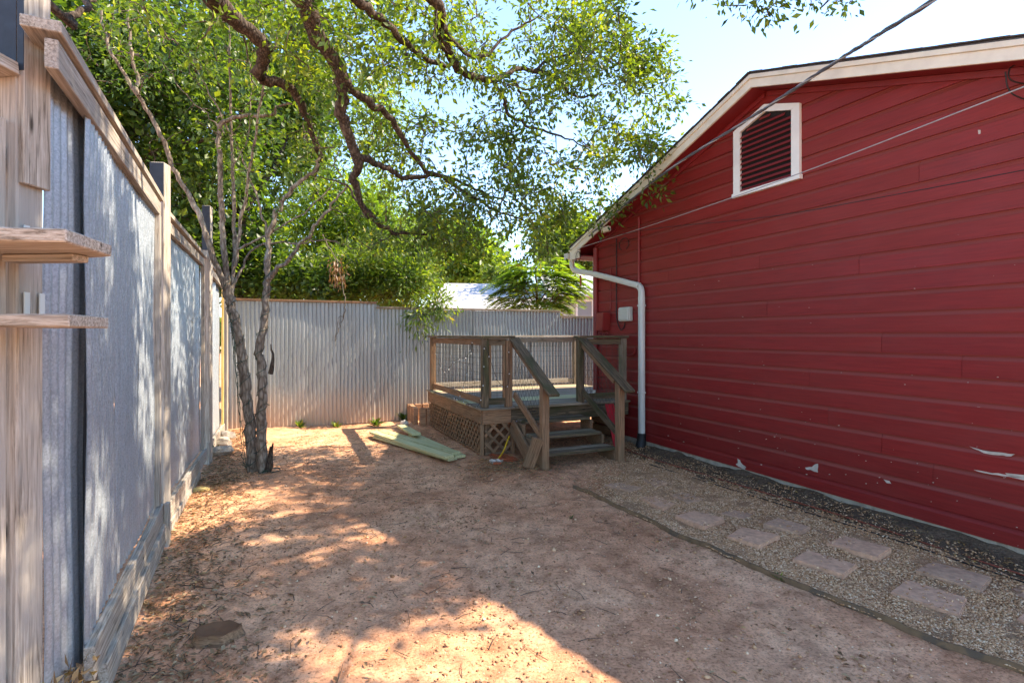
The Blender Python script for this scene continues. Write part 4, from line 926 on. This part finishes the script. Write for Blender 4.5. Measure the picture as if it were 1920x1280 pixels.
k_ = vnoise(x, y, .45, 41)+.25 > off; x, y = x[k_], y[k_]
ground_leaves('leaf_litter', x, y, RNG.uniform(.02, .055, len(x)), MAT['leaf_dry'], 'brown leaf litter drifted along the foot of the left fence', .01, RNG.beta(1.5, 2.5, len(x)))
n = 1800; x = RNG.normal(.0, .35, n)+.05; y = RNG.normal(6.55, .22, n); ground_leaves('deck_side_litter', x, y, RNG.uniform(.015, .04, n), MAT['leaf_dry'], 'dry leaves and chips heaped beside the deck skirt and stairs')
n = 2600; sI = RNG.uniform(.1, 8, n); oI = np.abs(RNG.normal(0, .3, n))+.02; x = W0.x+US.x*sI+UN.x*oI; y = W0.y+US.y*sI+UN.y*oI; k_ = y > 1.7
ground_leaves('wall_side_litter', x[k_], y[k_], RNG.uniform(.012, .04, k_.sum()), MAT['leaf_dry'], 'leaf scraps along the foot of the red wall and around the path', .04)
# gap behind the loose near sheet: deep litter
n = 260; Zs = RNG.uniform(1.9, 2.2, n); c = np.stack([-.646-.495*Zs-.02+RNG.normal(0, .03, n), Zs, RNG.uniform(0, .32, n)], -1); d = RNG.normal(0, 1, (n, 3)); up = RNG.normal(0, 1, (n, 3))
tag(leaf_mesh('trapped_leaves', c, d, up, .06, .02, MAT['leaf_dry']), 'long dry leaves trapped in the fence gap at lower left', kind='stuff')
# twigs
def twigs(name, x, y, L, r, label):
    parts = []
    for xx, yy, l_ in zip(x, y, L):
        a = RNG.uniform(0, PI); q = RNG.normal(0, l_*.08, 2); z = gz((xx, yy))+r+.002
        parts.append(tube_data([(xx-math.cos(a)*l_/2, yy-math.sin(a)*l_/2, z), (xx+q[0], yy+q[1], z+.005), (xx+math.cos(a)*l_/2, yy+math.sin(a)*l_/2, z)], [r, r*.8, r*.4], 4))
    return tag(nobj(name, *join(parts), MAT['twig']), label, kind='stuff')
n = 520; x = RNG.uniform(-3.2, 2.4, n); y = RNG.uniform(2.1, 8.5, n); k_ = (x > -.7-.43*y) & (x < 1.1+.0*y)
twigs('fallen_twigs', x[k_], y[k_], RNG.uniform(.03, .18, k_.sum()), .0024, 'thin dead twigs strewn over the dirt')
n = 260; Zs = RNG.uniform(2.0, 8, n); x = -.75-.45*Zs+np.abs(RNG.normal(0, .25, n))+.1; twigs('fence_side_twigs', x, Zs, RNG.uniform(.05, .22, n), .0025, 'dead twigs among the litter along the left fence')
# ================================================================== TREES
class Tree:
    def __init__(s, root): s.k = 1.0; s.root = root; s.nodes = []; s.rad = []; s.tubes = []
    def limb(s, pts, r0, r1, name='limb', mat='bark_oak', n=6, jit=.012, sides=10, pw=1.0):
        p = smooth_path(pts, n, jit); t = np.linspace(0, 1, len(p))**pw; r = r0+(r1-r0)*t; r = r*(1+.05*np.sin(np.arange(len(p))*1.1)+.035*RNG.normal(0, 1, len(p)))
        r = r*s.k; o = nobj(name, *tube_data(p, r, sides), MAT[mat], s.root, True); s.nodes += [tuple(q) for q in p]; s.rad += list(r); return p
    def grow(s, att, r=.006, droop=.06, wig=.05):
        """join each attractor to the nearest part of the tree, nearest ones first"""
        att = np.asarray(att); N = np.array(s.nodes); tips = []; dirs = []
        dmin = np.array([np.min(np.sum((N-a)**2, 1)) for a in att]); order = np.argsort(dmin)
        cap = len(N)+len(att)*6; A = np.zeros((cap, 3)); A[:len(N)] = N; m = len(N)
        for i in order:
            a = att[i]; j = np.argmin(np.sum((A[:m]-a)**2, 1)); b = A[j]; d = a-b; L = np.linalg.norm(d)
            k_ = max(3, min(6, int(L/.15)+2)); t = np.linspace(0, 1, k_)[:, None]; side = RNG.normal(0, 1, 3)*wig*L*2
            p = b+d*t+side*np.sin(t*PI)+np.array([0, 0, droop*L*2])*np.sin(t*PI); rr_ = np.linspace(min(r*(1+L*1.6), .03), r*.35, k_)
            s.tubes.append(tube_data(p, rr_, 4)); A[m:m+k_-1] = p[1:]; m += k_-1
            tips.append(a); e = p[-1]-p[-2]; dirs.append(e/(np.linalg.norm(e)+1e-9))
        s.nodes = [tuple(q) for q in A[:m]]; return np.array(tips), np.array(dirs)
    def finish(s, mat='twig', name='twigs'):
        if s.tubes: tag(nobj(name, *join(s.tubes), MAT[mat], s.root, False), kind='stuff')
def spray(tips, dirs, per, rad, L, asp, elong=1.0, droop=0, seed=0):
    n = len(tips)*per; c = np.repeat(tips, per, 0); d0 = np.repeat(dirs, per, 0)
    off = RNG.normal(0, rad*.55, (n, 3)); al = RNG.uniform(-1.1, .35, n)[:, None]*rad*elong; c = c+off+d0*al; c[:, 2] -= droop*np.abs(RNG.normal(0, 1, n))
    d = off/(np.linalg.norm(off, axis=1)[:, None]+1e-9)*.9+d0*.6+RNG.normal(0, .5, (n, 3)); d[:, 2] -= .15
    up = RNG.normal(0, .55, (n, 3)); up[:, 2] += 1
    Ls = L*RNG.uniform(.5, 1.35, n); tone = np.repeat(RNG.beta(2.2, 2.2, len(tips)), per)
    return c, d, up, Ls, Ls*asp, np.clip(tone*.6+RNG.uniform(-.1, .5, n), 0, 1)
def img_ellipse(cx, cy, rx, ry, n, z0, z1):
    a = RNG.uniform(0, 2*PI, n); r = np.sqrt(RNG.uniform(0, 1, n)); x = cx+rx*r*np.cos(a); y = cy+ry*r*np.sin(a); Z = RNG.uniform(z0, z1, n)
    return np.stack([(x-CX)*Z/F, Z, EYE-(y-HZ)*Z/F], -1)
# ---- live oak overhead
ok = thing('live_oak', V(-4.6, 1.6, 0), 'large dark-limbed live oak whose branches arch over the yard towards the roof', 'tree')
T = Tree(ok)
crotch = V(-3.6, 2.4, 4.9); T.k = .60
T.limb([V(-4.6, 1.6, -.1), V(-4.55, 1.65, 1.5), V(-4.3, 1.85, 3.2), crotch], .34, .24, 'trunk', sides=16)
lA = T.limb([crotch, V(-2.9, 3.6, 5.2), P(385, -20, 4.9), P(430, 25, 5.1), P(495, 90, 5.4), P(488, 145, 5.6), P(545, 165, 5.8), P(575, 225, 6.1), P(600, 290, 6.4), P(590, 330, 6.6)], .17, .035)
lB = T.limb([V(-2.9, 3.6, 5.2), P(545, -30, 4.7), P(590, 60, 5.0), P(640, 140, 5.3), P(640, 210, 5.5), P(668, 300, 5.8), P(665, 345, 6.0), P(700, 410, 6.3), P(745, 435, 6.6), P(800, 440, 6.9)], .16, .022)
T.limb([P(640, 150, 5.3), P(690, 190, 5.6), P(735, 225, 5.9), P(790, 310, 6.4), P(850, 345, 6.8), P(920, 390, 7.2), P(985, 415, 7.6)], .075, .016)
T.limb([P(672, 295, 5.8), P(720, 310, 6.1), P(765, 335, 6.4), P(830, 328, 6.8), P(880, 350, 7.2), P(950, 380, 7.6)], .065, .02)
lC = T.limb([V(-2.6, 3.4, 5.4), V(-2.1, 3.9, 5.0), P(660, -10, 4.9), P(720, 40, 5.3), P(770, 90, 5.7), P(835, 125, 6.2)], .10, .04)
lD = T.limb([V(-2.1, 3.4, 5.4), P(800, -15, 5.2), P(825, 60, 5.6), P(855, 125, 6.0), P(890, 145, 6.2), P(925, 150, 6.4), P(975, 130, 6.8), P(1030, 140, 7.2), P(1080, 180, 7.6), P(1120, 178, 7.9)], .11, .02)
T.limb([P(925, 150, 6.4), P(945, 185, 6.6), P(955, 215, 6.8), P(1000, 240, 7.1), P(1050, 255, 7.4), P(1120, 290, 7.8)], .05, .014)
T.limb([P(820, 30, 5.5), P(860, 90, 5.8), P(905, 105, 6.1), P(960, 60, 6.4), P(1010, 30, 6.6)], .05, .016)
T.limb([P(960, 150, 6.6), P(985, 190, 6.9), P(1000, 230, 7.2)], .035, .015)
T.limb([P(1000, 135, 7), P(1060, 100, 7.2), P(1140, 80, 7.3), P(1215, 110, 7.4)], .03, .010)
T.limb([P(690, 410, 6.3), P(650, 350, 6.3), P(600, 330, 6.5)], .03, .012)
T.limb([crotch, V(-2.6, 2.4, 5.8), V(-.8, 2.2, 6.0), V(1.2, 2.6, 5.9), V(3.0, 3.2, 5.6)], .16, .05)
T.limb([V(-.8, 2.2, 6.0), V(.4, 3.6, 5.9), V(1.6, 4.6, 5.4)], .09, .03); T.limb([V(-2.6, 2.4, 5.8), V(-1.4, 1.0, 6.2), V(.6, .4, 6.2), V(2.6, .6, 6)], .10, .03)
T.limb([V(-3.6, 2.0, 4.6), P(90, 10, 3.6), P(130, 30, 3.8), P(160, 15, 4.0), P(178, -10, 4.2)], .05, .03)
att = [img_ellipse(*a) for a in ((900, 70, 300, 110, 250, 5.6, 8.6), (1110, 190, 130, 160, 185, 6.2, 8.4), (800, 300, 230, 90, 125, 6, 8), (1000, 395, 150, 50, 120, 6.5, 8.5), (770, 430, 120, 50, 80, 6.2, 8),
    (640, 60, 220, 100, 110, 5, 7.5), (430, 50, 260, 90, 90, 4.6, 7), (1200, 300, 70, 70, 58, 6.6, 7.4), (1225, 130, 45, 60, 26, 6.8, 7.4), (1262, 190, 18, 8, 4, 7, 7.2), (1000, 465, 60, 25, 16, 7, 8.4), (1130, 360, 60, 45, 26, 7.2, 8.2), (860, 470, 60, 30, 22, 6.8, 8), (1130, 40, 40, 45, 30, 6.5, 8), (1010, 260, 140, 80, 95, 6.4, 8.2),
    (620, 220, 120, 100, 40, 5.6, 7.4))]
at = np.concatenate(att); at = at[(vnoise(at[:, 0]+at[:, 1]*.3, at[:, 2], .42, 51)*.6+vnoise(at[:, 0], at[:, 2]+at[:, 1]*.4, .2, 52)*.4) > .375]
tips, dirs = T.grow(at, .0065)
c, d, up, Ls, Wd, rn = spray(tips, dirs, 37, .15, .078, .47)
leaf_mesh('crown', c, d, up, Ls, Wd, MAT['leaf_oak'], ok, rn)
n = 9000; a = np.stack([RNG.uniform(-1.5, 7.5, n), RNG.uniform(-2.5, 10.5, n), RNG.uniform(4.8, 8.8, n)], -1)
xs, ys = a[:, 0]-.913*a[:, 2], a[:, 1]-.187*a[:, 2]                   # unseen clumps added for dapples; where each clump's shadow falls
a = a[(a[:, 2] > 1.95+.66*a[:, 1]) & (xs > -4.3) & (xs < np.where(ys < 4.2, 1.7-.42*ys, -1.3)) & (ys > .8) & (ys < 9) & (vnoise(xs, ys, .9, 77) > .38) & (vnoise(xs, ys, .32, 78) > .44)][:760]; print('overhead', len(a))
tr = img_ellipse(1450, -8, 170, 38, 34, 3.9, 4.5); tr = np.concatenate([tr, img_ellipse(1430, 20, 30, 14, 3, 4, 4.3), img_ellipse(1372, 2, 8, 14, 1, 4, 4.2)])
T.limb([V(1.2, 2.6, 5.9), V(1.7, 3.4, 5.0), P(1400, -60, 4.1), P(1480, -30, 4.2), P(1600, -25, 4.3)], .05, .012)
tips, dirs = T.grow(tr, .005); c, d, up, Ls, Wd, rn = spray(tips, dirs, 16, .11, .06, .46); leaf_mesh('crown', c, d, up, Ls, Wd, MAT['leaf_oak'], ok, rn)
tips, dirs = T.grow(a, .0065); c, d, up, Ls, Wd, rn = spray(tips, dirs, 34, .20, .11, .55); leaf_mesh('crown', c, d, up, Ls, Wd, MAT['leaf_oak'], ok, rn)
T.finish()
# ---- twin trunk tree in the yard
yb = G(487, 882); yt = thing('yard_tree', yb, 'slim twin-trunk grey tree in the yard wrapped with green fairy light cord', 'tree')
T = Tree(yt); Zt = yb.y; by = 'bark_yard'
tl = T.limb([P(474, 885, Zt), P(470, 820, Zt), P(462, 740, Zt), P(452, 660, Zt), P(440, 600, Zt), P(430, 560, Zt), P(420, 520, Zt-.02)], .062, .052, 'trunk', by, jit=.006, sides=14)
tr_ = T.limb([P(494, 886, Zt-.05), P(490, 800, Zt-.05), P(492, 700, Zt-.05), P(487, 655, Zt-.05), P(496, 600, Zt), P(500, 540, Zt), P(502, 490, Zt)], .060, .034, 'trunk', by, jit=.006, sides=14)
T.limb([P(507, 700, Zt-.03), P(512, 672, Zt-.04), P(508, 645, Zt-.04)], .03, .006, 'broken_stub', 'bark_oak', n=3); T.limb([P(502, 880, Zt-.07), P(508, 850, Zt-.08), P(512, 830, Zt-.08)], .045, .008, 'broken_stub', 'bark_oak', n=3)
T.limb([P(425, 540, Zt), P(400, 480, Zt-.1), P(372, 400, Zt-.15), P(330, 325, Zt-.2), P(295, 240, Zt-.3), P(250, 165, Zt-.4), P(205, 90, Zt-.5), P(190, 20, Zt-.5)], .036, .012, 'limb', by, jit=.008)
T.limb([P(427, 545, Zt), P(420, 470, Zt), P(416, 400, Zt), P(412, 300, Zt), P(412, 240, Zt), P(440, 222, Zt), P(480, 218, Zt), P(512, 215, Zt), P(520, 200, Zt), P(548, 195, Zt)], .036, .012, 'limb', by, jit=.006)
T.limb([P(434, 560, Zt), P(440, 480, Zt+.1), P(438, 400, Zt+.1), P(436, 300, Zt+.1), P(433, 200, Zt+.1), P(430, 90, Zt), P(425, -20, Zt)], .026, .009, 'limb', by, jit=.005)
T.limb([P(502, 500, Zt), P(505, 450, Zt), P(520, 400, Zt), P(550, 350, Zt), P(590, 318, Zt), P(600, 295, Zt)], .036, .016, 'limb', by)
T.limb([P(500, 530, Zt), P(530, 495, Zt-.1), P(580, 440, Zt-.2), P(610, 400, Zt-.3), P(650, 350, Zt-.4)], .030, .010, 'limb', by)
T.limb([P(505, 500, Zt), P(500, 430, Zt), P(480, 370, Zt), P(450, 290, Zt+.1), P(400, 190, Zt), P(360, 110, Zt)], .016, .006, 'limb', by)
T.limb([P(440, 500, Zt), P(455, 400, Zt), P(475, 280, Zt-.1), P(500, 130, Zt-.2), P(535, 0, Zt-.3)], .022, .009, 'limb', by)
T.limb([P(440, 470, Zt), P(500, 440, Zt), P(580, 390, Zt+.1), P(640, 330, Zt+.2)], .014, .006, 'limb', by)
T.limb([P(432, 540, Zt), P(480, 465, Zt+.2), P(560, 455, Zt+.3), P(620, 452, Zt+.4), P(680, 470, Zt+.5)], .015, .006, 'limb', by)
T.limb([P(260, 180, Zt-.4), P(250, 100, Zt-.4), P(240, 20, Zt-.4)], .02, .012, 'limb', by)
T.limb([P(420, 250, Zt), P(390, 215, Zt), P(340, 170, Zt), P(300, 110, Zt)], .008, .004, 'limb', by); T.limb([P(436, 320, Zt), P(465, 250, Zt), P(470, 150, Zt), P(455, 60, Zt)], .008, .004, 'limb', by)
att = np.concatenate([img_ellipse(300, 90, 190, 110, 70, Zt-.8, Zt+.8), img_ellipse(540, 300, 110, 90, 26, Zt-.5, Zt+.5), img_ellipse(430, 170, 120, 150, 40, Zt-.6, Zt+.6), img_ellipse(640, 430, 60, 50, 10, Zt-.4, Zt+.6)])
tips, dirs = T.grow(att, .0045); c, d, up, Ls, Wd, rn = spray(tips, dirs, 16, .16, .06, .45); leaf_mesh('crown', c, d, up, Ls, Wd, MAT['leaf_broad'], yt, rn); T.finish()
# fairy light cord round both trunks
def wrap(path, r, turns, a0=0):
    path = resample(path, turns*14); pts_, N_, B_ = frames(path); ph = np.linspace(0, turns*2*PI, len(path))+a0; ph += .5*np.sin(ph*.37)
    rr_ = np.linspace(r[0], r[1], len(path)); return pts_+(N_*np.cos(ph)[:, None]+B_*np.sin(ph)[:, None])*rr_[:, None]
fl = thing('string_lights', yb, 'green fairy light cord wound round the twin trunks', 'string lights')
w1 = wrap(tl, (.070, .059), 10); w2 = wrap(tr_, (.068, .041), 11, 2); hang = smooth_path([P(432, 590, Zt-.1), P(436, 650, Zt-.12), P(446, 740, Zt-.12), P(450, 800, Zt-.12), P(456, 860, Zt-.1), P(461, 870, Zt-.1), P(452, 790, Zt-.14), P(444, 700, Zt-.14), P(436, 600, Zt-.1)], 10, .006)
for q in (w1, w2, hang): nobj('cord', *tube_data(q, .0034, 5), MAT['greenwire'], fl, True)
pc = smooth_path([G(500+18*math.sin(i*1.3)+8, 886+4*math.cos(i*1.7))+V(0, 0, .02+.01*(i % 3)) for i in range(9)], 5); nobj('cord', *tube_data(pc, .0045, 5), MAT['greenwire'], fl, True)
bs = []
for q in (w1, w2, hang):
    for i in range(0, len(q), 7 if q is not hang else 2):
        dd = RNG.normal(0, 1, 3); dd /= np.linalg.norm(dd); bs.append(tube_data([q[i], q[i]+dd*.018, q[i]+dd*.034], [.0045, .005, .002], 5))
tag(nobj('bulb_sockets', *join(bs), MAT['greenwire'], fl), kind='stuff')
# ---- trees beyond the fences
def bgtree(name, base, label, trunk, crown, per, rad, L, asp, lm, r0=.14, group=None, bk='bark_oak', droop=0, tw=.008):
    rt = thing(name, V(base[0], base[1], 0), label, 'tree' if 'shrub' not in name else 'shrub', group); T = Tree(rt)
    for i, (pts, ra, rb) in enumerate(trunk): T.limb(pts, ra, rb, 'trunk' if i == 0 else 'limb', bk, jit=.02)
    tips, dirs = T.grow(np.concatenate([img_ellipse(*c) for c in crown]), tw, wig=.08)
    c, d, up, Ls, Wd, rn = spray(tips, dirs, per, rad, L, asp, 1, droop); leaf_mesh('crown', c, d, up, Ls, Wd, MAT[lm], rt, rn); T.finish(); return rt
gr = 'trees beyond the fences'
bgtree('broadleaf_tree', P(235, 700, 9.0), 'dense dark green tree right behind the left fence with two dark stems', [([P(235, 760, 9), P(232, 400, 9), P(240, 260, 9), P(250, 180, 9), P(235, 60, 9), P(200, -60, 9)], .12, .05), ([P(240, 260, 9), P(300, 200, 9.3), P(320, 100, 9.6), P(360, 0, 9.8)], .07, .03), ([P(232, 400, 9), P(150, 250, 8.5), P(110, 100, 8.2)], .06, .02), ([P(235, 330, 9), P(330, 270, 9.2), P(410, 262, 9.4), P(470, 230, 9.5)], .06, .02)],
       [(240, 60, 220, 140, 210, 8, 11), (330, 230, 190, 150, 210, 8.5, 11), (150, 200, 110, 150, 90, 8, 10), (60, 20, 120, 120, 40, 7, 9)], 48, .34, .125, .6, 'leaf_broad', group=gr)
bgtree('broadleaf_tree', P(450, 700, 10.8), 'dark stemmed leafy tree in the left back corner behind both fences', [([P(450, 760, 11), P(450, 480, 11), P(455, 380, 11), P(462, 300, 11), P(450, 150, 11)], .16, .07), ([P(455, 400, 11), P(520, 300, 11.4), P(570, 180, 11.8)], .08, .03)],
       [(430, 250, 170, 180, 230, 11, 14), (500, 120, 150, 130, 120, 11, 14), (430, 470, 90, 70, 110, 10.6, 12.5), (330, 430, 60, 90, 60, 9.5, 11.5), (560, 210, 80, 110, 60, 11, 14)], 50, .44, .15, .6, 'leaf_broad', group=gr)
bgtree('feathery_tree', P(620, 700, 15), 'bright yellow-green feathery tree behind the back fence left of centre', [([P(620, 760, 15), P(615, 520, 15), P(600, 400, 15), P(590, 330, 15)], .14, .05)],
       [(600, 460, 150, 90, 200, 14, 17), (690, 440, 90, 60, 90, 14, 17), (640, 370, 90, 50, 60, 14, 17), (560, 240, 60, 90, 60, 15, 18), (700, 200, 50, 90, 30, 16, 19)], 80, .5, .19, .28, 'leaf_bright', group=gr, droop=.12)
bgtree('leafy_shrub', P(740, 700, 11), 'olive narrow-leaved shrub arching over the back fence near its step', [([P(740, 760, 11.2), P(735, 600, 11.2), P(720, 530, 11), P(700, 480, 11)], .06, .03), ([P(735, 600, 11.2), P(780, 540, 10.9), P(830, 560, 10.4)], .04, .01)],
       [(720, 510, 90, 55, 190, 10.3, 12), (755, 530, 45, 36, 60, 10.1, 11.4), (815, 572, 20, 10, 10, 9.9, 10.3), (790, 600, 12, 14, 4, 9.75, 9.85), (640, 520, 60, 45, 80, 10.4, 12), (780, 480, 50, 40, 45, 11, 13)], 64, .24, .12, .27, 'leaf_bamboo', group=gr)
bgtree('leafy_shrub', P(520, 700, 11), 'dark green shrub showing over the back fence behind the yard tree', [([P(520, 760, 11), P(520, 560, 11)], .05, .03)],
       [(500, 520, 90, 45, 120, 10.6, 12.4), (600, 535, 70, 30, 70, 10.4, 12)], 50, .28, .13, .5, 'leaf_broad', group=gr)
bgtree('spreading_tree', P(860, 700, 31), 'yellow-green tree behind the neighbour roof left of centre', [([P(860, 670, 31), P(855, 560, 31), P(850, 470, 31)], .3, .1)],
       [(850, 490, 80, 40, 170, 29, 33), (800, 455, 60, 40, 70, 29, 33)], 90, .8, .42, .42, 'leaf_bright', group=gr)
bgtree('spreading_tree', P(1080, 700, 24), 'greyer green tree showing above the neighbour roof beside the eave', [([P(1080, 760, 24), P(1080, 520, 24)], .2, .08)],
       [(1085, 460, 50, 55, 110, 23, 26), (940, 520, 30, 12, 20, 26, 28), (1040, 450, 50, 40, 50, 23, 26)], 70, .55, .28, .45, 'leaf_oak', group=gr)
# feathery shrub of compound leaves in front of the neighbour's house
fs = thing('feathery_shrub', P(1010, 700, 13.5), 'bright green shrub of long compound leaves just over the back fence by the roof', 'shrub'); T = Tree(fs)
T.limb([P(1010, 740, 13.5), P(1008, 600, 13.5), P(1005, 520, 13.5), P(1008, 495, 13.5)], .05, .015, 'trunk', 'twig'); 
for q in range(8): T.limb([P(1008, 620-q*8, 13.5), P(1008+(-1)**q*30, 570-q*8, 13.4), P(1008+(-1)**q*(50-q*3), 535-q*5, 13.3)], .02, .008, 'limb', 'twig', n=4)
att = np.concatenate([img_ellipse(1005, 545, 62, 45, 210, 12.9, 14.2), img_ellipse(1010, 500, 45, 25, 40, 13, 14), img_ellipse(1060, 530, 25, 30, 20, 13, 14)])
tips, dirs = T.grow(att, .006); cs, ds_, us = [], [], []
ctr = np.array(P(1008, 560, 13.5))
for tp in tips:
    out = tp-ctr; out[2] *= .3; out = out/(np.linalg.norm(out)+1e-6)+RNG.normal(0, .35, 3); out[2] = abs(out[2])*.3+.1; out /= np.linalg.norm(out); side = np.cross(out, [0, 0, 1]); side /= np.linalg.norm(side)
    for k_ in np.linspace(.08, 1, 13):
        b_ = tp+out*.55*k_-np.array([0, 0, .28*k_**2])
        for sg in (1, -1): cs.append(b_); ds_.append(side*sg*1+out*.55-np.array([0, 0, .25])); us.append((0, 0, 1)+RNG.normal(0, .2, 3))
n = len(cs); leaf_mesh('crown', np.array(cs), np.array(ds_), np.array(us), .19, .062, MAT['leaf_bright'], fs, np.clip(np.repeat(RNG.uniform(0, 1, len(tips)), 26)*.7+RNG.uniform(0, .3, n), 0, 1)); T.finish()
# dead hanging foliage and vine over the back fence
dv_ = thing('dead_vine', P(635, 560, 9.75), 'dead reddish brown vine hanging over the top of the back fence', 'vine'); T = Tree(dv_)
T.limb([P(605, 440, 10.3), P(625, 480, 10.0), P(640, 520, 9.8), P(646, 562, 9.62), P(645, 590, 9.6), P(636, 615, 9.58), P(628, 640, 9.58)], .012, .005, 'stem', 'twig')
T.limb([P(645, 590, 9.6), P(632, 605, 9.58), P(630, 650, 9.58)], .006, .003, 'stem', 'twig')
tips, dirs = T.grow(img_ellipse(632, 520, 12, 30, 7, 9.7, 9.9), .003); dirs[:] = (0, 0, -1); c, d, up, Ls, Wd, rn = spray(tips, dirs, 26, .10, .10, .22, 1, .05); d[:, 2] -= 1.6; leaf_mesh('dead_leaves', c, d, up, Ls, Wd, MAT['leaf_red'], dv_, rn); T.finish()
# little weeds
def weed(p, r, n, label, mt='leaf_broad'):
    a = RNG.uniform(0, 2*PI, n); el = RNG.uniform(.2, 1.2, n); d = np.stack([np.cos(a)*np.cos(el), np.sin(a)*np.cos(el), np.sin(el)], -1); c = np.array(p)[None]+d*r*.3*RNG.uniform(0, 1, (n, 1)); c[:, 2] += gz(p)
    o = leaf_mesh('weed', c, d, np.tile([0, 0, 1.], (n, 1)), r, r*.35, MAT[mt], None); tag(o, label, 'weed')
weed(G(403, 850), .11, 26, 'bright green weed at the foot of the left fence near the corner'); weed(G(562, 801), .14, 30, 'pale weed tuft at the foot of the back fence right of the trunks', 'leaf_bamboo'); weed(G(630, 800), .12, 22, 'small dry weed tuft at the middle of the back fence foot', 'leaf_bamboo')
weed(G(705, 797), .15, 34, 'weed clump left of the block planter by the back fence', 'leaf_bamboo'); weed(G(757, 789), .16, 40, 'leafy weed clump against the standing red block', 'leaf_broad'); weed(G(1072, 968), .035, 12, 'tiny blue-green sprig on the dirt left of the path edging'); weed(G(1462, 1083), .05, 14, 'grey-green sprig lying at the path edging in the middle')
# ================================================================== FAR BUILDINGS
def prism(name, pts, mat, parent):
    bm = bmesh.new(); c = sum(pts, Vector())/len(pts); q = [bm.verts.new(p-c) for p in pts]
    for f in ((0, 1, 2, 3), (7, 6, 5, 4), (0, 4, 5, 1), (1, 5, 6, 2), (2, 6, 7, 3), (3, 7, 4, 0)): bm.faces.new([q[i] for i in f])
    return bm_obj(name, bm, mat, parent, Matrix.Translation(c))
nb_ = thing('neighbour_house', V(1, 24, 0), 'pale low neighbour house with light grey roof beyond the back fence', 'house')
def slab(a, b, c_, d_, t_, mat, name, par=nb_): return prism(name, [a, b, c_, d_, a-V(0, 0, t_), b-V(0, 0, t_), c_-V(0, 0, t_), d_-V(0, 0, t_)], mat, par)
# left roof: eave near, ridge far
e1, e2 = V(-3.4, 19, 2.05), V(2.4, 19.8, 2.05); r1, r2 = V(-2.9, 23.5, 3.86), V(2.9, 24.2, 3.86)
rf = slab(e1, e2, r2, r1, .12, MAT['whiteroof'], 'roof')
for i in range(1, 16):
    t0 = i/16; a_, b_ = e1.lerp(r1, t0), e2.lerp(r2, t0); board('shingle_course', a_+V(0, 0, .004), b_+V(0, 0, .004), .32, .012, MAT['whiteroof'], rf, side=(r1-e1), bev=0)
slab(r1, r2, V(3.3, 28.5, 2.05), V(-2.5, 28, 2.05), .12, MAT['whiteroof'], 'roof')
prism('wall', [V(-3, 19.4, 0), V(2.2, 20.2, 0), V(2.6, 28, 0), V(-2.4, 27.6, 0), V(-3, 19.4, 1.95), V(2.2, 20.2, 1.95), V(2.6, 28, 1.95), V(-2.4, 27.6, 1.95)], MAT['farwall'], nb_)
# right wing with window
zE = P(0, 548, 17).z
slab(V(1.2, 16.9, zE), V(5.6, 17.5, zE), V(5.4, 21, zE+1.0), V(1.0, 20.5, zE+1.0), .10, MAT['whiteroof'], 'roof')
wl = prism('wall', [V(1.35, 17.2, 0), V(5.4, 17.75, 0), V(5.2, 21, 0), V(1.2, 20.5, 0), V(1.35, 17.2, zE-.09), V(5.4, 17.75, zE-.09), V(5.2, 21, zE-.09), V(1.2, 20.5, zE-.09)], MAT['farwall'], nb_)
board('eave_board', V(1.15, 16.88, zE-.06), V(5.6, 17.48, zE-.06), .12, .03, MAT['white'], nb_)
wd_ = (V(5.4, 17.75, 0)-V(1.35, 17.2, 0)).normalized(); wn = V(wd_.y, -wd_.x, 0); wc = V(1.35, 17.2, 0)
for q in range(20): board('siding_panel', wc+wd_*(.1+q*.2)+wn*.012+V(0, 0, .1), wc+wd_*(.1+q*.2)+wn*.012+V(0, 0, zE-.1), .19, .02, MAT['farwall'], wl, side=wd_, bev=.002)
wi = board('window', wc+wd_*.75+wn*.03+V(0, 0, 2.2), wc+wd_*1.75+wn*.03+V(0, 0, 2.2), .95, .03, MAT['glass'], nb_)
for a_, b_ in (((.72, 1.70), (.72, 2.72)), ((1.78, 1.70), (1.78, 2.72)), ((1.25, 1.72), (1.25, 2.7))): board('window_frame', wc+wd_*a_[0]+wn*.045+V(0, 0, a_[1]), wc+wd_*b_[0]+wn*.045+V(0, 0, b_[1]), .07, .04, MAT['white'], wi, side=wd_)
for z in (2.71, 1.70): board('window_frame', wc+wd_*.72+wn*.047+V(0, 0, z), wc+wd_*1.78+wn*.047+V(0, 0, z), .07, .042, MAT['white'], wi)
tag(cable('utility_pole', [P(1125, 640, 15)-V(0, 0, .5), P(1125, 500, 15), P(1125, 372, 15)], .045, MAT['farwall'], n=3, sides=10), 'thin pale pole rising behind the low roof corner of the red house', 'pole')
tag(board('hanging_tag', HW(-.2, 2.60, .17), HW(-.2, 2.42, .17), .035, .02, MAT['orange'], None, side=US), 'narrow orange-red tag hanging under the downspout by the house corner', 'tag')
# far tree belt so no bare horizon shows between things
fb = []
n = 26000; x = RNG.uniform(-60, 50, n); y = 46+RNG.uniform(0, 6, n)+np.abs(x)*.05; h_ = 2.6+2.2*vnoise(x, y*0, 6, 5); z = h_*np.sqrt(RNG.uniform(0, 1, n))
tag(leaf_mesh('far_trees', np.stack([x, y, z], -1), RNG.normal(0, 1, (n, 3)), RNG.normal(0, 1, (n, 3)), .6, .35, MAT['leaf_oak'], None), 'distant belt of trees on the horizon behind the neighbour house', kind='stuff')
print('objects', len(bpy.data.objects), 'tris', sum(len(o.data.polygons) for o in bpy.data.objects if o.type == 'MESH'))
